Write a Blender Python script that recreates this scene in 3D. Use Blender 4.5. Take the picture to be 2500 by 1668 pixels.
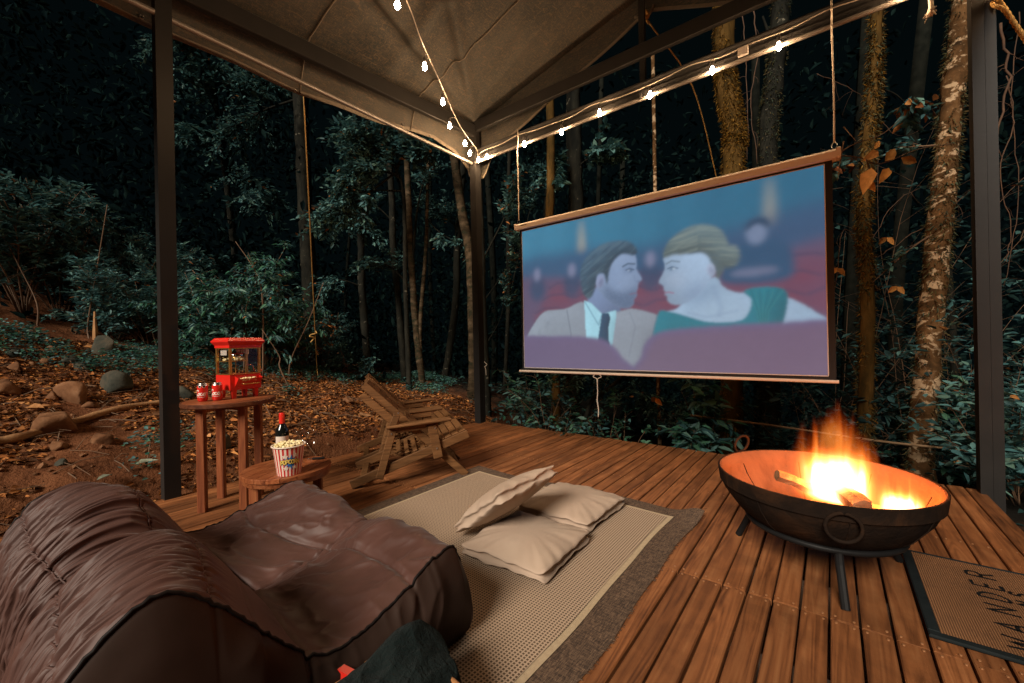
import bpy, math, random
import numpy as np
from mathutils import Vector, Matrix

for _o in list(bpy.data.objects):
    bpy.data.objects.remove(_o, do_unlink=True)
SC = bpy.context.scene
COL = SC.collection
PI = math.pi

# ------------------------------------------------------------------ camera
F_PX, YAW, PITCH, ROLL, EYE = 1006.5, 0.659159, 0.000163, -0.0199272, 1.05
_F = np.array([-math.sin(YAW) * math.cos(PITCH), math.cos(YAW) * math.cos(PITCH), math.sin(PITCH)])
_r = np.cross(_F, [0, 0, 1]); _r /= np.linalg.norm(_r)
_u = np.cross(_r, _F)
CR = math.cos(ROLL) * _r + math.sin(ROLL) * _u
CU = -math.sin(ROLL) * _r + math.cos(ROLL) * _u
CF = _F
CC = np.array([0, 0, EYE])
cd = bpy.data.cameras.new('camera')
cam = bpy.data.objects.new('camera', cd)
COL.objects.link(cam)
cam.matrix_world = Matrix(((CR[0], CU[0], -CF[0], CC[0]), (CR[1], CU[1], -CF[1], CC[1]),
                           (CR[2], CU[2], -CF[2], CC[2]), (0, 0, 0, 1)))
cd.sensor_width = 36.0
cd.lens = 36.0 * F_PX / 2500.0
cd.clip_start = 0.05
cd.clip_end = 400
SC.camera = cam

# ------------------------------------------------------------------ night sky and an added warm sun lamp for unseen house lights
world = bpy.data.worlds.new('World'); SC.world = world
world.use_nodes = True
wn = world.node_tree.nodes
wb = wn['Background']
wb.inputs['Color'].default_value = (0.25, 0.62, 0.70, 1)
wb.inputs['Strength'].default_value = 0.0026
fill_sun = bpy.data.lights.new('fill_sun', 'SUN')
fill_sun.energy = 3.4
fill_sun.color = (1.0, 0.88, 0.74)
fill_sun.angle = math.radians(22)
mo = bpy.data.objects.new('fill_sun', fill_sun); COL.objects.link(mo)
mo.rotation_euler = Vector((-0.10, 0.81, -0.56)).to_track_quat('-Z', 'Y').to_euler()
mo.location = (3, -6, 8)
BULB_E, FIRE_W, FLAME_E, FILM_E = 285.0, 25.0, 0.62, 0.56

SC.view_settings.view_transform = 'Standard'
SC.view_settings.look = 'None'
SC.view_settings.exposure = 0.6
SC.view_settings.gamma = 1.0
SC.render.engine = 'CYCLES'
cy = SC.cycles
cy.use_denoising = True
try:
    cy.denoiser = 'OPENIMAGEDENOISE'
except Exception:
    pass
cy.max_bounces = 6
cy.diffuse_bounces = 3
cy.glossy_bounces = 3
cy.transmission_bounces = 6
cy.transparent_max_bounces = 12
cy.volume_bounces = 0
cy.sample_clamp_indirect = 4.0
cy.caustics_reflective = False
cy.caustics_refractive = False
try:
    cy.use_light_tree = True
except Exception:
    pass

# ------------------------------------------------------------------ helpers: points
def ray(x, y):
    return CF + (x - 1250) / F_PX * CR - (y - 834) / F_PX * CU
def on(x, y, ax, val):
    d = ray(x, y); i = 'XYZ'.index(ax)
    return CC + (val - CC[i]) / d[i] * d
def dep(x, y, d):
    return CC + d * ray(x, y)
def V(*a):
    return np.array(a, float)

# ------------------------------------------------------------------ helpers: objects
def tag(o, label=None, cat=None, group=None, kind=None):
    if label: o['label'] = label
    if cat: o['category'] = cat
    if group: o['group'] = group
    if kind: o['kind'] = kind
    return o
def thing(name, loc, label, cat, group=None, rz=0.0, kind=None):
    o = bpy.data.objects.new(name, None)
    o.empty_display_size = 0.05
    COL.objects.link(o)
    o.location = [float(v) for v in loc]; o.rotation_euler = (0, 0, rz)
    return tag(o, label, cat, group, kind)

class MB:
    """collects shapes and links them as ONE mesh object"""
    def __init__(s):
        s.v = []; s.f = []; s.m = []; s.n = 0; s.mi = 0
    def add(s, vs, fs):
        b = s.n
        vs = [tuple(map(float, p)) for p in vs]
        s.v += vs; s.n += len(vs)
        s.f += [tuple(b + i for i in f) for f in fs]
        s.m += [s.mi] * len(fs)
        return s
    def box(s, c, size, rz=0.0, bev=0.0, M=None):
        x, y, z = size[0] / 2, size[1] / 2, size[2] / 2
        if bev <= 0:
            vs = [(-x, -y, -z), (x, -y, -z), (x, y, -z), (-x, y, -z), (-x, -y, z), (x, -y, z), (x, y, z), (-x, y, z)]
            fs = [(0, 3, 2, 1), (4, 5, 6, 7), (0, 1, 5, 4), (1, 2, 6, 5), (2, 3, 7, 6), (3, 0, 4, 7)]
        else:
            b = min(bev, x * .9, y * .9, z * .9)
            vs = []
            for zz, k in ((-z, 1), (-z + b, 0), (z - b, 0), (z, 1)):
                xx, yy = x - b * k, y - b * k
                vs += [(-xx, -yy, zz), (xx, -yy, zz), (xx, yy, zz), (-xx, yy, zz)]
            fs = [(3, 2, 1, 0), (12, 13, 14, 15)]
            for k in range(3):
                for i in range(4):
                    j = (i + 1) % 4
                    fs.append((4 * k + i, 4 * k + j, 4 * k + 4 + j, 4 * k + 4 + i))
        if M is None:
            ca, sa = math.cos(rz), math.sin(rz)
            vs = [(c[0] + a * ca - b_ * sa, c[1] + a * sa + b_ * ca, c[2] + d) for a, b_, d in vs]
        else:
            vs = [tuple(M @ Vector(p)) for p in vs]
        return s.add(vs, fs)
    def beam(s, p0, p1, w, h, up=(0, 0, 1), bev=0.0):
        p0 = Vector(p0); p1 = Vector(p1)
        d = (p1 - p0); L = d.length; d.normalize()
        up = Vector(up); sx = d.cross(up)
        if sx.length < 1e-5: sx = d.cross(Vector((1, 0, 0)))
        sx.normalize(); uz = sx.cross(d)
        M = Matrix.Translation((p0 + p1) / 2) @ Matrix((sx, d, uz)).transposed().to_4x4()
        return s.box((0, 0, 0), (w, L, h), M=M, bev=bev)
    def tube(s, pts, r, n=6, cap=True):
        pts = [np.array(p, float) for p in pts]
        k = len(pts)
        rs = r if hasattr(r, '__len__') else [r] * k
        t = [pts[min(i + 1, k - 1)] - pts[max(i - 1, 0)] for i in range(k)]
        t = [a / (np.linalg.norm(a) + 1e-9) for a in t]
        a = np.cross(t[0], [0.13, 0.27, 0.95])
        if np.linalg.norm(a) < 1e-3: a = np.cross(t[0], [1, 0, 0])
        vs = []
        for i in range(k):
            a = a - t[i] * (a @ t[i]); a /= (np.linalg.norm(a) + 1e-9)
            b = np.cross(t[i], a)
            for j in range(n):
                th = 2 * PI * j / n
                vs.append(pts[i] + rs[i] * (math.cos(th) * a + math.sin(th) * b))
        fs = []
        for i in range(k - 1):
            for j in range(n):
                j2 = (j + 1) % n
                fs.append((i * n + j, i * n + j2, (i + 1) * n + j2, (i + 1) * n + j))
        if cap:
            fs.append(tuple(range(n - 1, -1, -1))); fs.append(tuple((k - 1) * n + j for j in range(n)))
        return s.add(vs, fs)
    def lathe(s, prof, c=(0, 0, 0), n=24, caps=(False, False)):
        vs = []; fs = []
        for r, z in prof:
            for j in range(n):
                th = 2 * PI * j / n
                vs.append((c[0] + r * math.cos(th), c[1] + r * math.sin(th), c[2] + z))
        for i in range(len(prof) - 1):
            for j in range(n):
                j2 = (j + 1) % n
                fs.append((i * n + j, i * n + j2, (i + 1) * n + j2, (i + 1) * n + j))
        if caps[0]: fs.append(tuple(range(n - 1, -1, -1)))
        if caps[1]: fs.append(tuple((len(prof) - 1) * n + j for j in range(n)))
        return s.add(vs, fs)
    def grid(s, P, closed_u=False):
        """P array (a,b,3)"""
        a, b = P.shape[:2]
        fs = []
        for i in range(a - 1):
            for j in range(b - 1 + (1 if closed_u else 0)):
                j2 = (j + 1) % b
                fs.append((i * b + j, i * b + j2, (i + 1) * b + j2, (i + 1) * b + j))
        return s.add(P.reshape(-1, 3), fs)
    def blob(s, c, r, sub=1, jit=0.25, rng=random, sq=(1, 1, 1)):
        vs, fs = ICO[sub]
        ph = [rng.uniform(0, 6) for _ in range(6)]
        out = []
        for p in vs:
            k = 1 + jit * (math.sin(p[0] * 3 + ph[0]) * math.cos(p[1] * 2.6 + ph[1]) + 0.6 * math.sin(p[2] * 4.2 + ph[2] + p[0] * 2) + .3 * math.sin(p[1] * 9 + ph[3]) * math.sin(p[0] * 8 + ph[4]))
            out.append((c[0] + p[0] * r * k * sq[0], c[1] + p[1] * r * k * sq[1], c[2] + p[2] * r * k * sq[2]))
        return s.add(out, fs)
    def mesh(s, name, mats, origin=(0, 0, 0), smooth=False):
        me = bpy.data.meshes.new(name)
        o = np.array([float(v) for v in origin])
        me.from_pydata([tuple(np.array(p) - o) for p in s.v], [], s.f)
        if not isinstance(mats, (list, tuple)): mats = [mats]
        for m in mats: me.materials.append(m)
        if len(mats) > 1: me.polygons.foreach_set('material_index', s.m)
        if smooth: me.polygons.foreach_set('use_smooth', [True] * len(me.polygons))
        me.update()
        return me
    def build(s, name, mats, parent=None, origin=None, smooth=False, **kw):
        if origin is None:
            origin = world_loc(parent) if parent is not None else (0, 0, 0)
        o = bpy.data.objects.new(name, s.mesh(name, mats, origin, smooth))
        COL.objects.link(o)
        if parent is not None: o.parent = parent
        else: o.location = [float(v) for v in origin]
        if kw: tag(o, **kw)
        return o
def world_loc(o):
    p = np.zeros(3)
    while o is not None:
        p += np.array(o.location); o = o.parent
    return p
def _ico():
    import bmesh
    out = {}
    for sub in (1, 2, 3):
        bm = bmesh.new(); bmesh.ops.create_icosphere(bm, subdivisions=sub, radius=1)
        out[sub] = ([tuple(v.co) for v in bm.verts], [tuple(v.index for v in f.verts) for f in bm.faces]); bm.free()
    return out
ICO = _ico()
def smoothstep(a, b, x):
    t = np.clip((x - a) / (b - a), 0, 1)
    return t * t * (3 - 2 * t)
_rs = np.random.RandomState(7)
_LAT = _rs.rand(64, 64, 64)
def vnoise(x, y, z=0.0):
    """smooth value noise in [0,1], vectorised"""
    x, y, z = np.broadcast_arrays(np.asarray(x, float), np.asarray(y, float), np.asarray(z, float))
    xi, yi, zi = np.floor(x).astype(int), np.floor(y).astype(int), np.floor(z).astype(int)
    fx, fy, fz = x - xi, y - yi, z - zi
    fx, fy, fz = fx * fx * (3 - 2 * fx), fy * fy * (3 - 2 * fy), fz * fz * (3 - 2 * fz)
    L = lambda a, b, c: _LAT[a & 63, b & 63, c & 63]
    c00 = L(xi, yi, zi) * (1 - fx) + L(xi + 1, yi, zi) * fx
    c10 = L(xi, yi + 1, zi) * (1 - fx) + L(xi + 1, yi + 1, zi) * fx
    c01 = L(xi, yi, zi + 1) * (1 - fx) + L(xi + 1, yi, zi + 1) * fx
    c11 = L(xi, yi + 1, zi + 1) * (1 - fx) + L(xi + 1, yi + 1, zi + 1) * fx
    return (c00 * (1 - fy) + c10 * fy) * (1 - fz) + (c01 * (1 - fy) + c11 * fy) * fz
def fbm(x, y, z=0.0, o=4):
    s = 0; a = .5; t = 0
    for k in range(o):
        s = s + a * vnoise(np.asarray(x) * 2 ** k + 13.1 * k, np.asarray(y) * 2 ** k + 7.7 * k, np.asarray(z) * 2 ** k); t += a; a *= .5
    return s / t
def smooth_path(pts, n=8):
    """Catmull-Rom through points"""
    P = [np.array(p, float) for p in pts]
    P = [2 * P[0] - P[1]] + P + [2 * P[-1] - P[-2]]
    out = []
    for i in range(1, len(P) - 2):
        for k in range(n):
            t = k / n
            a, b, c, d = P[i - 1:i + 3]
            out.append(.5 * ((2 * b) + (c - a) * t + (2 * a - 5 * b + 4 * c - d) * t * t + (3 * b - a - 3 * c + d) * t ** 3))
    out.append(P[-2])
    return out

# ------------------------------------------------------------------ helpers: materials
class NT:
    def __init__(s, name):
        s.m = bpy.data.materials.new(name); s.m.use_nodes = True
        s.t = s.m.node_tree; s.N = s.t.nodes
        s.b = s.N['Principled BSDF']; s.out = s.N['Material Output']
    def n(s, typ, **kw):
        nd = s.N.new(typ)
        for k, v in kw.items():
            if k.startswith('i_'):
                key = k[2:].replace('_', ' ')
                nd.inputs[key].default_value = v
            else: setattr(nd, k, v)
        return nd
    def l(s, a, b):
        s.t.links.new(a, b)
    def ramp(s, fac, stops):
        r = s.n('ShaderNodeValToRGB')
        e = r.color_ramp.elements
        while len(e) < len(stops): e.new(0.5)
        for i, (p, c) in enumerate(stops):
            e[i].position = p; e[i].color = (*c, 1) if len(c) == 3 else c
        s.l(fac, r.inputs['Fac']); return r.outputs['Color']
    def math(s, op, a, b=None, c=None, clamp=False):
        nd = s.n('ShaderNodeMath', operation=op, use_clamp=clamp)
        for i, v in enumerate((a, b, c)):
            if v is None: continue
            if hasattr(v, 'is_linked') or hasattr(v, 'links'): s.l(v, nd.inputs[i])
            else: nd.inputs[i].default_value = v
        return nd.outputs[0]
    def mix(s, fac, a, b, blend='MIX'):
        nd = s.n('ShaderNodeMix', data_type='RGBA', blend_type=blend)
        for k, v in ((0, fac), (6, a), (7, b)):
            if hasattr(v, 'links'): s.l(v, nd.inputs[k])
            elif k == 0: nd.inputs[0].default_value = v
            else: nd.inputs[k].default_value = (*v, 1) if len(v) == 3 else v
        return nd.outputs[2]
    def coords(s, scale=(1, 1, 1), rand=0.0, rot=(0, 0, 0)):
        tc = s.n('ShaderNodeTexCoord')
        v = tc.outputs['Object']
        if rand:
            oi = s.n('ShaderNodeObjectInfo')
            m = s.n('ShaderNodeVectorMath', operation='MULTIPLY_ADD')
            cmb = s.n('ShaderNodeCombineXYZ')
            for k in range(3): s.l(oi.outputs['Random'], cmb.inputs[k])
            s.l(cmb.outputs[0], m.inputs[0]); m.inputs[1].default_value = (rand, rand * .7, rand * 1.3); s.l(v, m.inputs[2])
            v = m.outputs[0]
        mp = s.n('ShaderNodeMapping'); mp.inputs['Scale'].default_value = scale; mp.inputs['Rotation'].default_value = rot
        s.l(v, mp.inputs['Vector'])
        return mp.outputs[0]
    def noise(s, vec, scale, detail=4, rough=.55, dist=0.0):
        nd = s.n('ShaderNodeTexNoise', i_Scale=scale, i_Detail=detail, i_Roughness=rough, i_Distortion=dist)
        s.l(vec, nd.inputs['Vector']); return nd.outputs['Fac']
    def bump(s, h, strength=.3, dist=.01):
        nd = s.n('ShaderNodeBump', i_Strength=strength, i_Distance=dist)
        s.l(h, nd.inputs['Height']); s.l(nd.outputs[0], s.b.inputs['Normal'])
    def base(s, c):
        if hasattr(c, 'links'): s.l(c, s.b.inputs['Base Color'])
        else: s.b.inputs['Base Color'].default_value = (*c, 1)
    def set(s, **kw):
        for k, v in kw.items():
            s.b.inputs[k.replace('_', ' ')].default_value = v
        return s

def simple(name, c1, c2=None, scale=8, rough=.6, metal=0.0, bump=0.0, bscale=40, spec=.5, rand=3.0, stretch=(1, 1, 1), coat=0.0):
    t = NT(name)
    v = t.coords(stretch, rand=rand)
    if c2 is None: t.base(c1)
    else: t.base(t.ramp(t.noise(v, scale, 5), [(.3, c1), (.72, c2)]))
    t.set(Roughness=rough, Metallic=metal, Specular_IOR_Level=spec)
    if coat: t.set(Coat_Weight=coat, Coat_Roughness=.15)
    if bump: t.bump(t.noise(v, bscale, 4), bump, .01)
    return t.m
def wood(name, dark, mid, light, axis=1, rough=.55, grain=1.0, stain=.5, var=.35, spec=.4, rand=37.0, fine=1.0):
    t = NT(name)
    sc = [9 * grain] * 3; sc[axis] = .55 * grain
    v = t.coords(tuple(sc), rand=rand)
    g = t.noise(v, 3.0, 7, .62, .6)
    wv = t.n('ShaderNodeTexNoise', i_Scale=.9, i_Detail=2, i_Distortion=1.2); t.l(v, wv.inputs['Vector'])
    rings = t.math('FRACT', t.math('MULTIPLY', wv.outputs['Fac'], 9.0))
    rings = t.math('PINGPONG', rings, .5)
    f = t.math('ADD', t.math('MULTIPLY', g, .8), t.math('MULTIPLY', rings, .35))
    col = t.ramp(f, [(.25, dark), (.5, mid), (.8, light)])
    v2 = t.coords((1, 1, 1), rand=rand)
    st = t.noise(v2, 3.2, 6, .65, .8)
    stf = t.ramp(st, [(.42, (0, 0, 0)), (.68, (1, 1, 1))])
    nd = t.n('ShaderNodeRGBToBW'); t.l(stf, nd.inputs[0])
    col = t.mix(t.math('MULTIPLY', nd.outputs[0], stain), col, tuple(d * .45 for d in dark))
    oi = t.n('ShaderNodeObjectInfo')
    hv = t.n('ShaderNodeHueSaturation')
    t.l(col, hv.inputs['Color'])
    t.l(t.math('ADD', t.math('MULTIPLY', oi.outputs['Random'], var * 2), 1 - var), hv.inputs['Value'])
    t.base(hv.outputs[0])
    fine_n = t.noise(t.coords(tuple(60 if i != axis else 3 for i in range(3)), rand=rand), 3, 3)
    t.set(Roughness=rough, Specular_IOR_Level=spec)
    t.l(t.math('ADD', t.math('MULTIPLY', g, .35), rough - .15), t.b.inputs['Roughness'])
    t.bump(t.math('ADD', f, t.math('MULTIPLY', fine_n, .5)), .25 * fine, .004)
    return t.m
def leaf_mat(name, trans=.25, rough=.5, spec=.22):
    t = NT(name)
    at = t.n('ShaderNodeAttribute', attribute_name='tint')
    v = t.coords()
    n = t.noise(v, 30, 2)
    hv = t.n('ShaderNodeHueSaturation'); t.l(at.outputs['Color'], hv.inputs['Color'])
    t.l(t.math('ADD', t.math('MULTIPLY', n, .8), .6), hv.inputs['Value'])
    t.base(hv.outputs[0])
    t.set(Roughness=rough, Specular_IOR_Level=spec)
    tr = t.n('ShaderNodeBsdfTranslucent'); t.l(hv.outputs[0], tr.inputs['Color'])
    mx = t.n('ShaderNodeMixShader'); mx.inputs[0].default_value = trans
    t.l(t.b.outputs[0], mx.inputs[1]); t.l(tr.outputs[0], mx.inputs[2]); t.l(mx.outputs[0], t.out.inputs['Surface'])
    return t.m
def bark(name, c1, c2, c3, scale=9, spots=.0, spotc=(.4, .36, .28), stretch=(1, 1, .35), spec=.06):
    t = NT(name)
    v = t.coords(stretch, rand=11)
    n = t.noise(v, scale, 6, .65, .4)
    col = t.ramp(n, [(.3, c1), (.5, c2), (.72, c3)])
    if spots:
        v2 = t.coords((1, 1, 1.4), rand=5)
        m = t.noise(v2, 7.5, 5, .6, .5)
        f = t.ramp(m, [(spots, (0, 0, 0)), (spots + .05, (1, 1, 1))])
        bw = t.n('ShaderNodeRGBToBW'); t.l(f, bw.inputs[0])
        col = t.mix(bw.outputs[0], col, spotc)
    t.base(col); t.set(Roughness=.88, Specular_IOR_Level=spec)
    t.bump(n, .7, .02)
    return t.m
def emis(name, col, strength, base=(.8, .8, .8)):
    t = NT(name); t.base(base); t.b.inputs['Emission Color'].default_value = (*col, 1); t.b.inputs['Emission Strength'].default_value = strength
    return t.m
def glass(name, col=(1, 1, 1), rough=.0, ior=1.45):
    t = NT(name); t.base(col); t.set(Roughness=rough, IOR=ior, Transmission_Weight=1.0); return t.m
def pane_glass(name, ior):
    t = NT(name)
    tr = t.n('ShaderNodeBsdfTransparent'); gl = t.n('ShaderNodeBsdfGlossy'); gl.inputs['Roughness'].default_value = .03
    fr = t.n('ShaderNodeLayerWeight'); fr.inputs['Blend'].default_value = .5
    mx = t.n('ShaderNodeMixShader'); t.l(t.math('MULTIPLY_ADD', t.math('POWER', fr.outputs['Facing'], 5.0), ior, .025), mx.inputs[0]); t.l(tr.outputs[0], mx.inputs[1]); t.l(gl.outputs[0], mx.inputs[2])
    t.l(mx.outputs[0], t.out.inputs['Surface']); return t.m

M = {}
M['deck'] = wood('deck_wood', (0.0752, 0.0249, 0.0084), (0.2353, 0.0849, 0.028), (0.3399, 0.1471, 0.0555), axis=1, rough=.62, grain=1.0, stain=.42, var=.24, spec=.25)
M['joist'] = simple('joist_wood', (.05, .03, .02), (.09, .05, .03), rough=.9)
M['steel'] = simple('grey_painted_steel', (0.0163, 0.0158, 0.0154), (0.023, 0.0216, 0.0202), scale=4, rough=.42, metal=.0, bump=.05, spec=.22)
M['tube'] = simple('galvanised_tube', (.26, .24, .22), (.34, .31, .28), scale=6, rough=.35, metal=.6)
M['chair'] = wood('chair_wood', (.060, .026, .009), (.15, .068, .024), (.215, .10, .038), axis=1, rough=.62, grain=1.4, stain=.3, var=.2, spec=.2)
M['table'] = wood('rosewood_table', (0.0986, 0.0255, 0.0104), (0.2552, 0.0754, 0.0255), (0.3828, 0.1392, 0.0522), axis=1, rough=.38, grain=1.2, stain=.15, var=.3)
M['soil'] = None
M['leaf'] = leaf_mat('leaf')
M['dry'] = leaf_mat('dry_leaf', .1, .8, .08)
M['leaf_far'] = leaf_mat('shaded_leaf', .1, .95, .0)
M['moss'] = leaf_mat('moss_blade', .2, .95, .03)
M['stem'] = simple('shrub_stem', (0.08, 0.044, 0.024), (0.16, 0.088, 0.044), scale=12, rough=.8)
M['bark'] = bark('dark_bark', (0.0056, 0.0063, 0.0056), (0.0126, 0.0126, 0.0098), (0.0252, 0.0238, 0.0175), spots=.64, spotc=(.15, .135, .10))
M['bark_mossy'] = bark('mossy_bark', (0.021, 0.0154, 0.0056), (0.07, 0.0385, 0.0098), (0.126, 0.07, 0.021), spots=.7, spotc=(.3, .2, .1))
M['bark_dim'] = bark('dim_pale_bark', (0.014, 0.0098, 0.0056), (0.042, 0.0294, 0.0168), (0.105, 0.0735, 0.0455), scale=5, spots=.54, spotc=(.018, .018, .01), stretch=(.8, .8, 2.2))
M['bark_pale'] = bark('pale_bark', (.022, .013, .006), (.075, .038, .015), (.15, .08, .034), scale=6, spots=.525, spotc=(.36, .25, .15), stretch=(1.1, 1.1, 1.0))
M['vine'] = simple('vine_bark', (.045, .022, .012), (.10, .048, .022), scale=14, rough=.85)
M['rope_y'] = simple('yellow_rope', (.36, .2, .05), (.52, .32, .1), scale=60, rough=.8, bump=.4, bscale=150)
M['rope_w'] = simple('white_cord', (.52, .45, .36), (.66, .58, .48), scale=60, rough=.8)
M['cable'] = simple('dark_cable', (.05, .045, .04), rough=.5)
M['cable_l'] = simple('clear_cable', (.28, .24, .2), rough=.3)
M['gold'] = simple('brass', (.62, .36, .10), (.75, .46, .15), rough=.3, metal=.9)
M['red'] = simple('red_paint', (.60, .016, .010), (.68, .024, .015), rough=.3, spec=.5, coat=.35)
M['white'] = simple('white_print', (.78, .72, .64), rough=.6)
M['cream'] = simple('cream_print', (.72, .6, .3), rough=.6)
M['iron'] = bark('rusty_iron', (.007, .0055, .005), (.016, .010, .007), (.042, .020, .010), scale=6, stretch=(1, 1, 1))
M['black'] = simple('black_steel', (.007, .007, .0075), (.012, .012, .012), rough=.5, spec=.14)
M['rubber'] = simple('black_rubber', (.007, .010, .011), (.014, .018, .019), rough=.75, spec=.12)
M['stone'] = bark('rock', (0.0675, 0.03, 0.015), (0.165, 0.0788, 0.039), (0.255, 0.1387, 0.075), scale=4, stretch=(1, 1, 1))
M['stone_d'] = bark('dark_rock', (0.021, 0.0245, 0.021), (0.049, 0.049, 0.0385), (0.091, 0.07, 0.049), scale=5, stretch=(1, 1, 1))
M['popcorn'] = simple('popped_corn', (.72, .56, .22), (.82, .74, .5), scale=30, rough=.8)
M['aluminium'] = simple('aluminium', (.6, .57, .54), rough=.3, metal=1.0)
M['chrome'] = simple('chrome', (.7, .7, .7), rough=.12, metal=1.0)
M['glass'] = glass('clear_glass')
M['pane'] = pane_glass('window_pane', .35)
M['thin_glass'] = pane_glass('thin_glass', .30)
M['case'] = simple('screen_case', (0.76, 0.627, 0.5035), (0.798, 0.665, 0.5415), rough=.45)
M['scr_black'] = simple('screen_border', (.012, .011, .011), rough=.8)
M['wicker'] = simple('wicker', (.22, .09, .03), (.42, .19, .07), scale=40, rough=.6)
# ------------------------------------------------------------------ ground
def soil_mat():
    t = NT('forest_soil')
    v = t.coords()
    n = t.noise(v, 2.2, 8, .68, .5); n2 = t.noise(v, 14, 6, .7)
    c = t.ramp(n, [(.28, (.05, .020, .010)), (.48, (.16, .062, .027)), (.7, (.28, .12, .056))])
    c = t.mix(t.math('MULTIPLY', n2, .55), c, (.055, .022, .012))
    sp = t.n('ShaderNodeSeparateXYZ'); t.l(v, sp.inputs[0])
    shade_mask = t.math('MULTIPLY_ADD', sp.outputs[0], -.16, t.math('MULTIPLY', sp.outputs[1], -1.0))           # tree shade painted into the soil colour of the wood floor
    shade_mask = t.math('ADD', shade_mask, t.math('MULTIPLY', n, 1.6))
    shade_mask = t.math('MULTIPLY_ADD', shade_mask, .7, 3.0, clamp=True)
    c = t.mix(shade_mask, (.012, .011, .009), c)
    t.base(c); t.set(Roughness=.95, Specular_IOR_Level=.05)
    t.bump(t.math('ADD', n2, t.math('MULTIPLY', t.noise(v, 55, 4), .5)), .9, .03)
    return t.m
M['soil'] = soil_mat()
def ground_z(x, y, rough=True):
    x = np.asarray(x, float); y = np.asarray(y, float)
    s = -3.95 - x
    sl = np.clip(.31 - .05 * y, .05, .4)
    h = .08 + s * sl
    far = np.clip(s - 3.8, 0, None)
    h = np.where(s > 3.8, .08 + 3.8 * sl + far * np.clip(sl * .8, .1, .3), h)
    h = np.where(s < .18, np.clip(.08 - (.18 - s) * 1.6, -.42, None), h)          # cut bank beside the deck
    h2 = -.42 - .03 * np.clip(y - 4, 0, 40)                                       # the low ground under and behind the deck
    w = smoothstep(3.4, 5.6, y + .25 * s)
    h = h * (1 - w * smoothstep(-1.0, .2, -s) ) + h2 * w * smoothstep(-1.0, .2, -s)
    h = np.where(x > -3.6, np.minimum(h, -.35), h)
    h = h - .16 * np.clip(y - 5.5 - .25 * np.clip(s, 0, 6), 0, 40)
    h = h + (fbm(x * 1.1, y * 1.1, 3.0, 4) - .5) * .22 * smoothstep(.05, .8, s) + (fbm(x * 1.3, y * 1.3, 9.0, 3) - .5) * .1 * (1 - smoothstep(.05, .8, s))
    h = h - .35 * np.clip(np.hypot(x, y) - 13, 0, 60)                                # the hill falls away beyond the wood
    if rough:
        h = h + (fbm(x * 5, y * 5, 1.0, 4) - .5) * .09
    return h
def gz(x, y):
    return float(ground_z(x, y, False))
xs = np.concatenate([np.linspace(-120, -30, 12, endpoint=False), np.linspace(-30, -12, 24, endpoint=False), np.linspace(-12, -3.4, 215, endpoint=False), np.linspace(-3.4, 3, 40, endpoint=False), np.linspace(3, 120, 24)])
ys = np.concatenate([np.linspace(-60, -3, 14, endpoint=False), np.linspace(-3, 8, 200, endpoint=False), np.linspace(8, 20, 24, endpoint=False), np.linspace(20, 140, 14)])
gx, gy = np.meshgrid(xs, ys, indexing='ij')
mb = MB(); mb.grid(np.stack([gx, gy, ground_z(gx, gy)], -1))
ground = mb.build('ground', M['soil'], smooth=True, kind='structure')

# ------------------------------------------------------------------ deck: joists under single planks
DX0, DX1, DY0, DYJ, DY1 = -3.713, .787, -.9, 1.92, 4.085
mb = MB()
for y in np.arange(-.8, 4.1, .6):
    mb.box(((DX0 + DX1) / 2, y, -.09), (DX1 - DX0 - .06, .05, .11))
mb.box((DX0 + .04, (DY0 + DY1) / 2, -.1), (.03, DY1 - DY0, .13)); mb.box((DX1 - .04, (DY0 + DY1) / 2, -.1), (.03, DY1 - DY0, .13))
mb.box(((DX0 + DX1) / 2, DY1 - .03, -.11), (DX1 - DX0, .03, .14))
for x in (-3.5, -2, -.5, .6):
    for y in (-.6, 1.9, 3.9): mb.box((x, y, -.5), (.1, .1, .7))
deck = mb.build('deck', M['joist'], kind='structure', origin=(0, 0, 0))
def plank_mesh(L, w):
    m = MB(); b = .004; h = .028
    prof = [(-w / 2, -h), (w / 2, -h), (w / 2, -b), (w / 2 - b, 0), (-w / 2 + b, 0), (-w / 2, -b)]
    vs = [(x, -L / 2, z) for x, z in prof] + [(x, L / 2, z) for x, z in prof]
    fs = [tuple(range(5, -1, -1))[::-1], tuple(range(6, 12))[::-1]] + [(i, i + 6, (i + 1) % 6 + 6, (i + 1) % 6) for i in range(6)]
    m.add(vs, fs); return m.mesh('plank', M['deck'])
rng = random.Random(3)
pm = [plank_mesh(DYJ - DY0 - .005, .0815), plank_mesh(DY1 - DYJ - .005, .0815)]
screws = MB()
k0 = int(round((DX0 + .023) / .09))
for k in range(-41, 9):
    xc = -.023 + .09 * k + .045
    for seg in (0, 1):
        o = bpy.data.objects.new('plank', pm[seg]); COL.objects.link(o); o.parent = deck
        a, b = ((DY0, DYJ), (DYJ, DY1))[seg]
        o.location = (xc + rng.uniform(-.0012, .0012), (a + b) / 2 + (rng.uniform(-.004, .012) if seg else 0), rng.uniform(-.0025, .0015))
        o.rotation_euler = (0, rng.uniform(-.008, .008), rng.uniform(-.0006, .0006))
    for yy in (DYJ - .022, DYJ + .022, .1, 3.0, 4.03):
        for dx in (-.026, .026):
            screws.lathe([(0.0, .0045), (.0042, .004), (.0046, .0)], (xc + dx + rng.uniform(-.003, .003), yy + rng.uniform(-.004, .004), -.0006), 6)
screws.build('screw_heads', simple('screw_brass', (.42, .2, .09), rough=.4, metal=.5), deck, origin=(0, 0, 0), kind='stuff')

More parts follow.
